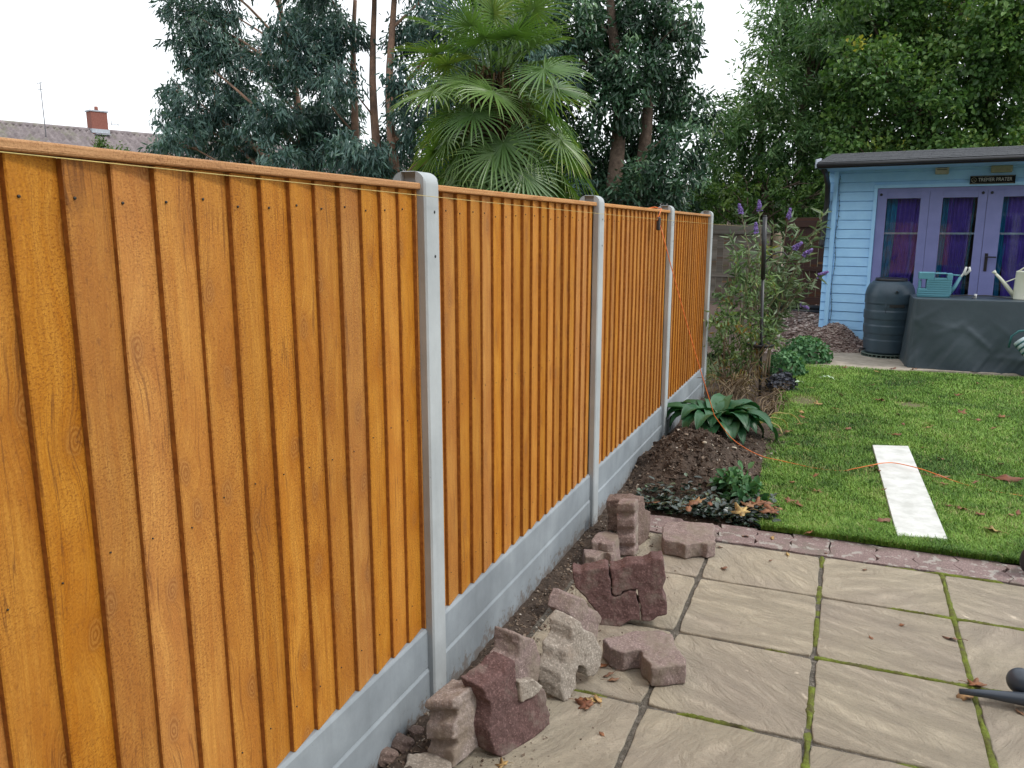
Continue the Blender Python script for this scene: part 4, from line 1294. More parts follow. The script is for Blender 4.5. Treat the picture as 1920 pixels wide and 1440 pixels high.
# rolled striped cushion and dark wheel at the right edge
rc = empty('hose_roll', tuple(AT(1922, 655, 10.35)))
tag(rc, 'teal and white ribbed roll at the right edge in front of the dark table cover', 'hose')
mb = MB()
ax = Vector((.16, -.10, -.20)).normalized()
c0 = Vector((-.06, 0, .10))
for k in range(5):
    p = c0 + ax * (k * .052)
    mb.tube([p, p + ax * .036], .075, 20)
mb.build('rib', simple('pale_rib', (.50, .62, .66), .45, bump=0), rc, bevel=.006)
mb = MB()
for k in range(5):
    p = c0 + ax * (k * .052 + .037)
    mb.tube([p, p + ax * .014], .081, 20)
mb.tube([c0 + Vector((-.10, 0, -.09)), c0 + Vector((-.085, 0, .04)), c0 + Vector((-.02, 0, .10)), c0 + Vector((.12, 0, .125)), c0 + Vector((.3, 0, .12))], .012, 8)
mb.build('ring', simple('dark_teal_plastic', (.03, .14, .15), .4, bump=0), rc)
mb = MB(); p = c0 + ax * .26
mb.tube([p, p + ax * .02], .07, 20); mb.build('end_cap', M['black'], rc)

wh = empty('small_wheel', tuple(G(1938, 1079)))
tag(wh, 'black rubber wheel at the right edge where the lawn meets the block edging', 'wheel')
mb = MB()
tor = []
n1, n2 = 32, 12
for i in range(n1):
    a = 2 * math.pi * i / n1
    for j in range(n2):
        b = 2 * math.pi * j / n2
        r_ = .062 + .022 * math.cos(b)
        tor.append((r_ * math.cos(a), .026 * math.sin(b), .085 + r_ * math.sin(a)))
mb.add(tor, [(i * n2 + j, i * n2 + (j + 1) % n2, ((i + 1) % n1) * n2 + (j + 1) % n2, ((i + 1) % n1) * n2 + j) for i in range(n1) for j in range(n2)], 0, True)
mb.build('tyre', M['black'], wh)
mb = MB(); mb.tube([(0, -.022, .085), (0, .022, .085)], .046, 24); mb.build('rim', M['gutter'], wh, bevel=.004)
mb = MB(); mb.tube([(0, .02, .085), (.25, .10, .16)], .012, 8); mb.build('axle', M['gutter'], wh)
wh.rotation_euler = (0, 0, R(35))

# dark plastic spouted tool on the slabs
dk = empty('garden_sprayer', tuple(G(1990, 1318)))
tag(dk, 'dark grey plastic tapered nozzle with round knob on the slabs, right edge', 'sprayer')
M['slate'] = simple('dark_grey_plastic', (.045, .058, .078), .38, (.04, .05, .068), 6, .05)
def dkl(p): return Vector(p) - dk.location
mb = MB(); mb.tube([dkl(G(1799, 1296, .035)), dkl(G(1850, 1301, .036)), dkl(G(1920, 1311, .040)), dkl(G(2030, 1330, .05))], [.0095, .0145, .0235, .034], 20); mb.build('nozzle', M['slate'], dk)
mb = MB(); cN = dkl(G(1914, 1277, .075))
bm_pts = [(0, -.046)] + [(.046 * math.sin(a), -.046 * math.cos(a)) for a in np.linspace(.2, 2.94, 14)] + [(0, .046)]
mb.lathe([(max(r, .0005), z) for r, z in bm_pts], c=tuple(cN), n=28); mb.tube([cN, cN + Vector((.12, .02, .01))], [.03, .036], 16); mb.build('knob', M['slate'], dk)
mb = MB(); mb.lathe([(0, 0), (.10, 0), (.11, .02), (.11, .12), (.08, .16), (0, .165)], c=(.10, .03, 0), n=28); mb.build('tank', M['slate'], dk)

# bird feeder pole
fp = empty('feeder_pole', (-.722, 8.3, 0))
tag(fp, 'black bird feeder pole with a round tray and small hook, standing in the shrub border', 'pole')
mb = MB(); mb.tube([(0.02, 0, -.05), (.0, 0, .5), (-.02, 0, 1.2)], .0155, 12); mb.build('lower_tube', M['black'], fp)
mb = MB(); mb.tube([(-.02, 0, 1.18), (-.035, 0, 1.785)], .022, 12); mb.tube([(-.035, 0, 1.785), (-.0352, 0, 1.80)], .017, 12); mb.build('upper_tube', M['black'], fp)
mb = MB(); mb.lathe([(.0, .505), (.12, .507), (.132, .518), (.133, .540), (.129, .540), (.126, .522), (.10, .514), (0, .512)], c=(-.005, 0, 0), n=32); mb.build('tray', M['black'], fp)
mb = MB(); mb.tube(spline([(-.02, 0, 1.33), (.06, 0, 1.42), (.15, 0, 1.445), (.19, 0, 1.41)], 6), .006, 6); mb.build('hook', M['black'], fp)

# ================================================================== BACK FENCES
M['oldwood'] = woodmat('grey_weathered_wood', (.34, .31, .27), (.22, .20, .17), (.08, .07, .06), stain=(.11, .10, .07))
M['brownwood'] = woodmat('dark_brown_wood', (.085, .05, .045), (.065, .036, .033), (.035, .02, .018), stain=(.05, .025, .022))
def back_fence(name, x0, x1, y, z0, z1, mat, label, post=None):
    r = empty(name, ((x0 + x1) / 2, y, z0)); ox, oy, oz = r.location
    mb = MB(); x = x0
    while x < x1:
        w = min(.115, x1 - x)
        mb.box(x - ox, x + w - .004 - ox, -.012 + random.uniform(-.003, .003), .004, 0, z1 - z0 - random.uniform(0, .01), bid=random.random() * 10)
        x += .115
    mb.build('boards', mat, r)
    for zz, hh in ((z1 - z0 - .16, .16), (.62, .075), (.02, .15)):
        mb = MB(); mb.box(x0 - ox, x1 - ox, -.050, -.0165, zz, zz + hh, bid=random.random() * 5)
        mb.build('rail', mat, r, bevel=.004)
    tag(r, label, 'fence')
back_fence('back_fence', -3.2, -1.25, 15.0, .20, 1.745, M['oldwood'], 'old grey weathered timber fence at the back of the garden, left of the wooden post')
back_fence('back_fence', -1.02, -.1, 15.0, .33, 1.865, M['brownwood'], 'dark brown timber fence at the back, between wooden post and summerhouse')
mb = MB(); mb.tube([(-1.13, 14.93, .1), (-1.13, 14.93, 1.56), (-1.13, 14.93, 1.60)], [.07, .07, .045], 14, bid=1.3)
o = mb.build('wooden_post', M['twig']); tag(o, 'round pale wooden post standing between the grey and the brown back fences', 'post')
mb = MB(); mb.tube([(-1.0, 14.4, .36), (-.2, 14.3, .38)], .045, 12); mb.tube([(-1.0, 14.35, .30), (-.2, 14.25, .31)], .04, 12)
o = mb.build('edging_pipe', M['gutter']); tag(o, 'black plastic pipe lying along the foot of the brown back fence', 'pipe')
mb = MB(); mb.obox((-.42, 12.9, .17), Vector((.28, .75, .09)), Vector((.03, -.01, 0)), (0, 0, .035))
o = mb.build('timber_edging', M['brownwood'], bevel=.005); tag(o, 'dark timber plank edging across the bark slope beside the summerhouse corner', 'timber')

# ================================================================== HOUSES BEYOND
t = NT('roof_tile')
co = t.coord(); n1 = t.noise(co, 3, 4, .6); n2 = t.vor(co, 3.2, out='Color')
c = t.ramp(n1, [(.3, (.15, .125, .13)), (.7, (.30, .26, .265))])
c = t.mix(t.math('MULTIPLY', t.ramp(t.noise(co, 1.1, 4, .7), [(.52, 0.), (.66, 1.)]), .6), c, (.19, .20, .12))
t.col(c); t.rough(.9); t.bump(t.noise(co, 20, 3), .3, .02); M['tile'] = t.m
M['brick'] = simple('chimney_brick', (.26, .10, .075), .9, (.20, .07, .05), 25, .4, .01)
M['render'] = simple('house_wall', (.38, .30, .25), .9, bump=.1)
M['lead'] = simple('lead_flashing', (.42, .45, .50), .6, (.33, .36, .4), 12, .1)
def tile_roof(name, P1, d, L, slope_w, pitch, parent, down, tw=.33, th=.34):
    d = Vector(d).normalized(); dn = Vector(down).normalized()
    nc = int(L / tw); sub = 8; nr = int(slope_w / th); rs = 3
    V = []; cols = nc * sub + 1
    for r_ in range(nr):
        for k in (0.0, 1.06):
            sd = (r_ + k) * th
            for c_ in range(cols):
                u = c_ / sub * tw; fr_ = ((c_ + (sub // 2) * 0) % sub) / sub
                hh = .055 * math.sin(fr_ * 2 * math.pi) + .085 * k
                V.append(tuple(Vector(P1) + d * u + dn * (sd * math.cos(pitch)) + Vector((0, 0, -sd * math.sin(pitch) + hh))))
    rs = 2
    V = np.array(V)
    i = np.arange(cols - 1)[None, :] + cols * np.arange(nr * rs - 1)[:, None]
    F = np.stack([i, i + 1, i + cols + 1, i + cols], -1).reshape(-1, 4)
    return npmesh(name, V, F, M['tile'], parent, smooth=False)
rd = Vector((1.8, 5.03, 0)).normalized(); rdn = Vector((rd.y, -rd.x, 0))
Hs = empty('house', (-24, 18, 0))
P1c = Vector((-37.67, 27.34, 6.636)); P1 = P1c - rd * 12.0
tile_roof('roof', P1 - Hs.location, rd, 42, 6.0, R(32), Hs, rdn, .30, .30)
mb = MB(); a = P1 - Hs.location
mb.tube([a + Vector((0, 0, .02)) + rd * (k * .45) for k in range(94)], .12, 10); mb.build('ridge_tiles', M['tile'], Hs)
mb = MB()
pl = [a + rdn * 4.8 + Vector((0, 0, -6.6)), a + rdn * 4.8 + Vector((0, 0, -3.3)), a + Vector((0, 0, -.2)), a - rdn * 4.8 + Vector((0, 0, -3.3)), a - rdn * 4.8 + Vector((0, 0, -6.6))]
mb.prism([tuple(p) for p in pl], rd * 41.9); mb.build('wall', M['render'], Hs, fixn=True)
# chimney
cb = P1c + rd * (5.34 * 1.55 * .54) - Hs.location
ch = MB(); ux, uy = rd * .40, rdn * .30
ch.obox(cb + Vector((0, 0, .2)), ux, uy, (0, 0, .74)); c1 = ch.build('chimney', M['brick'], Hs)
ch = MB(); ch.obox(cb + Vector((0, 0, .97)), ux * 1.14, uy * 1.14, (0, 0, .035)); ch.build('chimney_cap', M['lead'], c1)
ch = MB(); ch.tube([cb + Vector((0, 0, .98)), cb + Vector((0, 0, 1.22))], [.10, .085], 12); ch.build('chimney_pot', M['brick'], c1)
ch = MB(); ch.obox(cb + Vector((0, 0, -.02)) + rdn * .02, ux * 1.10, uy * 1.14, (0, 0, .10)); ch.obox(cb + rdn * .50 + Vector((0, 0, -.20)), ux * .9, rdn * .2, (0, 0, .015)); ch.build('flashing', M['lead'], c1)
tag(Hs, 'long low house with a lichened brown tiled roof and red brick chimney beyond the fence', 'house')
M['alu'] = simple('aerial_metal', (.20, .20, .22), .5, bump=0)
def aerial(base, top, arms, lab):
    r = empty('tv_aerial', tuple(base)); L = Vector(top) - Vector(base)
    mb = MB(); mb.tube([(0, 0, 0), L], .022, 6); mb.build('mast', M['alu'], r)
    for p, dr, ln in arms:
        mb = MB(); q = Vector(p); mb.tube([q - Vector(dr).normalized() * ln / 2, q + Vector(dr).normalized() * ln / 2], .014, 5)
        mb.build('boom', M['alu'], r)
    tag(r, lab, 'aerial')
D0 = AT(88, 268, 28.5); T0 = AT(75, 155, 28.5)
aerial(D0 - Vector((0, 0, .3)), T0, [(T0 - D0 + Vector((0, 0, .3)), (1, .2, .2), .35), (T0 - D0 + Vector((0, 0, .0)), (1, .2, 0), .32)], 'tall thin aerial mast on the tiled roof, left of the chimney')
cw = cb + Hs.location
b1 = cw + rd * .41 + Vector((0, 0, .40))
aerial(b1, b1 + rd * .05 + Vector((0, 0, .38)), [((rd * .35 + Vector((0, 0, .02))), rd, .8), ((rd * .3 + Vector((0, 0, .08))), (0, 0, 1), .25), ((rd * .62), (0, 0, 1), .14)], 'small television aerial fixed beside the red brick chimney')
HB = empty('added_brick_house', (0, -3.2, 0))  # unseen house behind the camera, added to shade fence edges and reflect in glass
mb = MB()
for (a, b, c, d) in ((-9, -1.6, 0, 5.2), (-1.6, .9, 2.15, 5.2), (.9, 2.4, 0, .9), (.9, 2.4, 2.15, 5.2), (2.4, 9, 0, 5.2)): mb.box(a, b, -.25, 0, c, d)
mb.build('wall', simple('dark_house_brick', (.14, .105, .09), .9, (.09, .07, .06), 25, .4, .01), HB)
for (a, b, c) in ((-1.6, -.36, 0), (-.35, .9, 0), (.9, 2.4, .9)):
    mb = MB()
    mb.box(a, a + .09, -.14, -.05, c, 2.149); mb.box(b - .09, b, -.14, -.05, c, 2.149); mb.box(a + .09, b - .09, -.139, -.051, 2.06, 2.149); mb.box(a + .09, b - .09, -.139, -.051, c, c + .12)
    f_ = mb.build('window', M['white_pl'], HB)
    mb = MB(); mb.box(a + .09, b - .09, -.10, -.09, c + .12, 2.06); mb.build('pane', M['gutter'], f_)
mb = MB(); mb.prism([(-9.3, .35, 5.1), (-9.3, -4, 8.0), (-9.3, -4, 7.8), (-9.3, .35, 4.95)], (18.6, 0, 0)); mb.build('roof', M['tile'], HB, fixn=True)
tag(HB, 'unseen dark brick house with white glazed doors, added behind the camera to shade the fence', 'house')
H2 = empty('house', (-6.2, 40, 0))
a = AT(1285, 345, 40) - H2.location
d2 = Vector((1, .15, 0)).normalized()
tile_roof('roof', a - d2 * 2, d2, 7, 3.6, R(28), H2, (.1, -1, 0))
mb = MB(); a2 = a - d2 * 1.9 + Vector((0, .2, 0)); mb.prism([tuple(a2 + Vector((0, -3, -1.9))), tuple(a2 + Vector((0, 0, -.2))), tuple(a2 + Vector((0, 3, -1.9))), tuple(a2 + Vector((0, 3, -4.5))), tuple(a2 + Vector((0, -3, -4.5)))], d2 * 6.6); mb.build('wall', M['render'], H2, fixn=True)
tag(H2, 'distant house whose grey roof just shows through the trees above the farthest fence post', 'house')

# ================================================================== FOLIAGE
def unit(a): return a / np.maximum(np.linalg.norm(a, axis=-1, keepdims=True), 1e-9)
def leaf_mesh(name, P, D, L, Wd, tint, mat, parent=None, fold=.25, nrm=None, curl=.0):
    n = len(P)
    D = unit(D)
    rv = rng.normal(size=(n, 3)) if nrm is None else nrm
    Sd = unit(np.cross(D, rv)); Nn = np.cross(Sd, D)
    L = L[:, None]; Wd = Wd[:, None]
    up = Nn * Wd * fold
    v0 = P
    l1 = P + D * L * .33 + Sd * Wd * .5 + up; l2 = P + D * L * .70 + Sd * Wd * .38 + up - Nn * L * curl * .5
    tp = P + D * L - Nn * L * curl
    r2 = P + D * L * .70 - Sd * Wd * .38 + up - Nn * L * curl * .5; r1 = P + D * L * .33 - Sd * Wd * .5 + up
    V = np.stack([v0, l1, l2, tp, r2, r1], 1).reshape(-1, 3)
    b = np.arange(n)[:, None] * 6
    F = np.concatenate([b + [0, 3, 2, 1], b + [0, 5, 4, 3]], 1).reshape(-1, 4)
    return npmesh(name, V, F, mat, parent, fatt={'tint': np.repeat(np.clip(tint, 0, 1), 6)})
def crown(name, blobs, mat, parent, dens, per, leaf, lw, droop=.5, spread=.16, shell=.35, tb=.5, tv=.22, flat=.8, jl=.5, yellow=0, outw=.5, tclump=.16):
    Ps, Ds, Ts = [], [], []
    for c, r in blobs:
        n = max(3, int(dens * r * r))
        d = unit(rng.normal(size=(n, 3))); rr = r * (shell + (1 - shell) * rng.random(n)) ** .6
        off = d * rr[:, None] * np.array([1, 1, flat])
        cc = np.array(c) + off
        # branchy clumps: a short twig with leaves along it
        td = unit(d * outw + rng.normal(size=(n, 3)) * .5 + np.array([0, 0, -.25 * droop]))
        tl = spread * rng.uniform(.7, 1.7, n)
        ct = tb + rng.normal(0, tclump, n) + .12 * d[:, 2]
        ct = np.where(rng.random(n) < yellow, ct + .45, ct)
        u = rng.random((n, per))
        P = cc[:, None, :] + td[:, None, :] * (u * tl[:, None])[..., None] + rng.normal(size=(n, per, 3)) * spread * .32
        D = td[:, None, :] * .6 + rng.normal(size=(n, per, 3)) * .55 + np.array([0, 0, -droop])
        Ps.append(P.reshape(-1, 3)); Ds.append(D.reshape(-1, 3))
        Ts.append((ct[:, None] + rng.normal(0, tv * .5, (n, per))).ravel())
    P, D, T = np.concatenate(Ps), np.concatenate(Ds), np.concatenate(Ts)
    n = len(P)
    L = leaf * rng.uniform(1 - jl, 1 + jl, n); Wd = lw * rng.uniform(.7, 1.25, n)
    nr_ = rng.normal(size=(n, 3)) * .6 + np.array([.1, -.3, .9]) if droop < .45 else rng.normal(size=(n, 3))
    return leaf_mesh(name, P - np.array(parent.location), D, L, Wd, T, mat, parent, nrm=nr_)
def limbs(name, base, blobs, parent, mat, r0=.16, fork=.35, stems=None, sway=.25, rt=.02, twigs=4):
    mb = MB()
    off = Vector(parent.location)
    top = max(b[0][2] for b in blobs)
    stems = stems or [(Vector(base), Vector(base) + Vector((0, 0, (top - base[2]) * .8)))]
    paths = []
    for s0, s1 in stems:
        L = (Vector(s1) - Vector(s0)).length
        pts = [Vector(s0).lerp(Vector(s1), i / 10) + Vector((math.sin(i * .9 + s0[0]) * .012 * L, math.cos(i * .7 + s0[1]) * .012 * L, 0)) for i in range(11)]
        paths.append(pts)
        mb.tube([p - off for p in pts], [r0 * (1 - .72 * i / 10) for i in range(11)], 10)
    for c, r in blobs:
        c = Vector(c)
        bp = min(paths, key=lambda pts: min((p - c).length for p in pts))
        cand = [p for p in bp if p.z < c.z - max(r * .4, .55 * math.hypot(p.x - c.x, p.y - c.y))] or bp[:3]
        st = min(cand, key=lambda p: (p - c).length + abs(c.z - p.z) * .0)
        Lb = (c - st).length
        mid = st.lerp(c, .5) + Vector((random.uniform(-1, 1), random.uniform(-1, 1), random.uniform(.0, .8))) * Lb * sway * .5
        rb_ = min(r0 * .4, .010 + Lb * .011)
        cur = spline([st, mid, c], 5)
        mb.tube([p - off for p in cur], [max(rb_ * (1 - .8 * i / (len(cur) - 1)), .008) for i in range(len(cur))], 6)
        for k in range(twigs):
            e = c + Vector((random.gauss(0, 1), random.gauss(0, 1), random.gauss(0, .8))).normalized() * r * .85
            m_ = cur[-3].lerp(e, .5) + Vector((0, 0, .08 * r))
            mb.tube([cur[-3] - off, m_ - off, e - off], [max(rb_ * .35, .007), .007, .004], 5)
    return mb.build(name, mat, parent)
def BL(lst, d0, jit=.8, k=1.0):
    out = []
    for (x, y, r) in lst:
        Y = d0 + random.uniform(-jit, jit)
        p = AT(x, y, Y)
        cz = float(np.dot(CM[2], np.array(p) - np.array([0, 0, CAMH])))
        out.append((tuple(p), r * k * cz / FPX))
    return out

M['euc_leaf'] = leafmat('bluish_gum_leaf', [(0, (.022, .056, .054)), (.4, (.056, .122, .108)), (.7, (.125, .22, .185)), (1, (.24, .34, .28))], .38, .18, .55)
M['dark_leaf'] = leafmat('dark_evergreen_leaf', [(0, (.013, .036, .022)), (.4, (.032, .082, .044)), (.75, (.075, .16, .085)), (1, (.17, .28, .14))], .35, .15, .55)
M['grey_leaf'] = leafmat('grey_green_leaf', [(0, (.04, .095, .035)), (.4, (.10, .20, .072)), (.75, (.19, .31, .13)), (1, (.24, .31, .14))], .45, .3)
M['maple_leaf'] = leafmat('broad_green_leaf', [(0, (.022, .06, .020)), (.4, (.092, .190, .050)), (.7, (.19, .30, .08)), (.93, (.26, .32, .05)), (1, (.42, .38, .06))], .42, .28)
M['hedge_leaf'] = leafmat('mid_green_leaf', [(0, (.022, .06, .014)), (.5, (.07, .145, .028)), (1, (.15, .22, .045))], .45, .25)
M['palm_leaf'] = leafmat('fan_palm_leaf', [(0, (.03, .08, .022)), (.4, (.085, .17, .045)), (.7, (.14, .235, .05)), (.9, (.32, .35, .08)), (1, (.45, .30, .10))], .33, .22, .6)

# --- gum tree, left
gum = empty('gum_tree', (-8.6, 13.0, 0))
bl = BL([(345, 20, 40), (395, 55, 46), (360, 100, 42), (425, 120, 46), (325, 165, 22), (375, 195, 52), (445, 200, 50), (335, 262, 34), (395, 262, 46), (465, 268, 46), (325, 215, 25), (420, 20, 30), (500, 215, 46), (535, 60, 40), (585, 30, 50), (525, 130, 42), (590, 120, 52), (640, 60, 46), (560, 240, 55), (625, 215, 52), (665, 285, 46), (600, 300, 46), (520, 300, 36), (720, 315, 36), (745, 275, 36), (760, 60, 40), (755, 150, 36), (640, 150, 34), (830, 30, 46), (780, 230, 40), (850, 120, 50), (690, 330, 30), (640, 330, 30), (470, 90, 18), (300, 280, 16), (860, 250, 50), (920, 330, 40)], 13.0, 1.1, 1.05)
bl += BL([(860, 180, 55), (920, 100, 60), (960, 200, 60), (900, 280, 60), (1000, 280, 60), (960, 20, 60), (1020, 130, 60), (820, 330, 46), (1050, 340, 50)], 13.4, .8, 1.1)
bl += BL([(340, -60, 55), (430, -70, 60), (590, -60, 70), (700, -90, 60), (800, -70, 70), (640, -150, 90), (500, -150, 70), (900, -60, 60)], 13.0, 1.1)
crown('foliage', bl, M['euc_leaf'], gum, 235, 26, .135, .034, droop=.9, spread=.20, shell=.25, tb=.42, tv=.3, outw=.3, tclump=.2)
tr = [(AT(708, 345, 13.1), AT(696, -60, 13.1)), (AT(742, 350, 12.7), AT(730, -100, 12.9)), (AT(640, 345, 13.6), AT(668, 0, 13.5)), (AT(600, 345, 13.2), AT(520, -40, 13.6))]
st = []
for a, b in tr:
    g0 = Vector((a.x * .5 + gum.location.x * .5, a.y, 0)); st.append((g0, b)); 
mb_ = limbs('trunk', gum.location, bl, gum, M['euc_bark'], r0=.13, stems=[(Vector((a.x, a.y, -.1)), b) for a, b in tr], rt=.02, twigs=5)
tag(gum, 'tall gum tree with bluish grey drooping leaves and pale brown stems, left of the palm', 'tree')

# --- dark tree right of the palm
dt = empty('evergreen_tree', (-3.9, 14.0, 0))
bl = BL([(1080, 40, 56), (1150, 50, 62), (1225, 35, 55), (1262, 95, 46), (1180, 130, 60), (1245, 165, 50), (1295, 205, 42), (1150, 200, 52), (1210, 240, 50), (1285, 270, 42), (1170, 290, 50), (1235, 320, 42), (1110, 110, 50), (1120, 330, 46), (1290, 40, 26), (1280, 350, 26), (1060, 180, 50), (1080, 280, 50), (1000, 60, 50), (1180, 365, 40), (1240, 375, 34)], 14.0, .9, 1.05)
bl += BL([(1080, -70, 70), (1180, -80, 70), (1250, -50, 50), (1150, -170, 90), (1000, -70, 60)], 14, .9)
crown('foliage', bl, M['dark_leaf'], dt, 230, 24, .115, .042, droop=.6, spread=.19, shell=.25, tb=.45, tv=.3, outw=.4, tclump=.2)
limbs('trunk', (AT(1190, 400, 14).x, 14, 0), bl, dt, M['bark_tree'], r0=.2, stems=[(Vector((AT(1160, 400, 14).x, 14, -.1)), AT(1150, -80, 14)), (Vector((AT(1150, 400, 14).x, 14.1, -.1)), AT(1235, 60, 14.2))])
tag(dt, 'tall dark green evergreen tree directly right of the palm, sky showing through its crown', 'tree')

# --- feathery tree, middle right
ft = empty('feathery_tree', (-1.6, 18.5, 0))
bl = BL([(1455, 40, 38), (1510, 30, 55), (1565, 60, 56), (1440, 95, 26), (1490, 105, 55), (1545, 135, 56), (1455, 165, 42), (1510, 200, 60), (1580, 190, 56), (1385, 200, 30), (1355, 245, 42), (1420, 235, 52), (1490, 275, 60), (1560, 260, 56), (1370, 300, 48), (1435, 325, 55), (1510, 345, 52), (1325, 310, 30), (1345, 375, 42), (1400, 385, 42), (1460, 395, 42), (1530, 395, 44), (1400, 150, 16), (1590, 330, 50), (1310, 375, 30), (1620, 80, 50), (1560, 380, 40)], 18.0, 1.4, 1.05)
bl += BL([(1460, -30, 36), (1520, -60, 60), (1600, -60, 70)], 18, 1.2)
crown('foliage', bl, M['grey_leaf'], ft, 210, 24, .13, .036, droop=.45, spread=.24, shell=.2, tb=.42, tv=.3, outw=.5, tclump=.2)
limbs('trunk', (-1.0, 18.4, 0), bl, ft, M['bark_tree'], r0=.18, stems=[(Vector((-1.0, 18.4, -.1)), AT(1530, 0, 18.4)), (Vector((-1.3, 18.2, -.1)), AT(1420, 200, 18.2))])
tag(ft, 'tall feathery grey green tree behind the back fence, left of the broad leaved tree', 'tree')

# --- broad leaved tree, right
mt = empty('broadleaf_tree', (2.6, 18.3, 0))
pts = []
for yy in range(-60, 330, 62):
    for xx in range(1625 - max(0, (yy - 100)) // 8, 2080, 66):
        if yy > 60 and xx < 1600: pass
        pts.append((xx + random.randint(-20, 20), yy + random.randint(-18, 18), random.randint(40, 56)))
pts += [(1590, 235, 34), (1600, 290, 36), (1585, 170, 24), (1625, 20, 40), (1600, 110, 30)]
bl = BL(pts, 17.4, 1.5, 1.1)
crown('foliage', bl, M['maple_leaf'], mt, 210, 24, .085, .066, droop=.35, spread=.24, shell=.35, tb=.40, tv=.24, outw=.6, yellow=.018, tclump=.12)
limbs('trunk', (3.2, 18.3, 0), bl, mt, M['bark_tree'], r0=.26, stems=[(Vector((3.0, 18.3, -.1)), AT(1800, -80, 18.0)), (Vector((2.7, 18.1, -.1)), AT(1650, 40, 17.8))])
tag(mt, 'large broad leaved tree with yellowing tips rising behind the summerhouse roof', 'tree')

# --- low bushes beyond the fence
bh = empty('evergreen_bush', (-6.0, 16.0, 0))
bl = BL([(x, y + random.randint(-12, 12), 42) for x in range(700, 1320, 52) for y in (330, 385, 430)], 15.8, .8)
crown('foliage', bl, M['dark_leaf'], bh, 90, 22, .12, .05, droop=.5, spread=.24, shell=.3, tb=.3, tv=.25)
limbs('stems', bh.location, bl[:20], bh, M['bark_tree'], r0=.08)
tag(bh, 'low dark evergreen bush behind the fence, under the palm and tall trees', 'bush')
ib = empty('climbing_bush', (-1.8, 16.0, 0))
bl = BL([(1300, 400, 26), (1340, 390, 28), (1385, 375, 30), (1425, 395, 28), (1360, 350, 26), (1400, 340, 26), (1465, 380, 30), (1510, 385, 30), (1545, 360, 28), (1320, 360, 22), (1440, 350, 26), (1500, 340, 30), (1350, 430, 30), (1420, 440, 30), (1490, 425, 30), (1540, 430, 30)], 16.0, .4, 1.1)
crown('foliage', bl, M['hedge_leaf'], ib, 110, 22, .085, .045, droop=.5, spread=.15, shell=.3, tb=.42, tv=.3)
limbs('stems', ib.location, bl, ib, M['bark_tree'], r0=.05, stems=[(Vector((-1.8, 16, 0)), Vector((-1.8, 16, 1.8)))])
tag(ib, 'mid green scrambling bush growing over the top of the old back fences', 'bush')
rb2 = empty('roof_side_bush', (-13.0, 18.0, 0))
bl = BL([(182, 272, 15), (200, 285, 18), (222, 290, 18), (160, 290, 16), (245, 300, 14), (190, 310, 24), (225, 320, 24)], 11.5, .3)
rb2.location = (bl[0][0][0], 11.5, 0)
crown('foliage', bl, M['hedge_leaf'], rb2, 380, 18, .06, .026, droop=.3, spread=.10, tb=.5)
limbs('stems', rb2.location, bl, rb2, M['bark_tree'], r0=.03)
tag(rb2, 'small leafy shrub top just showing above the fence below the chimney', 'shrub')

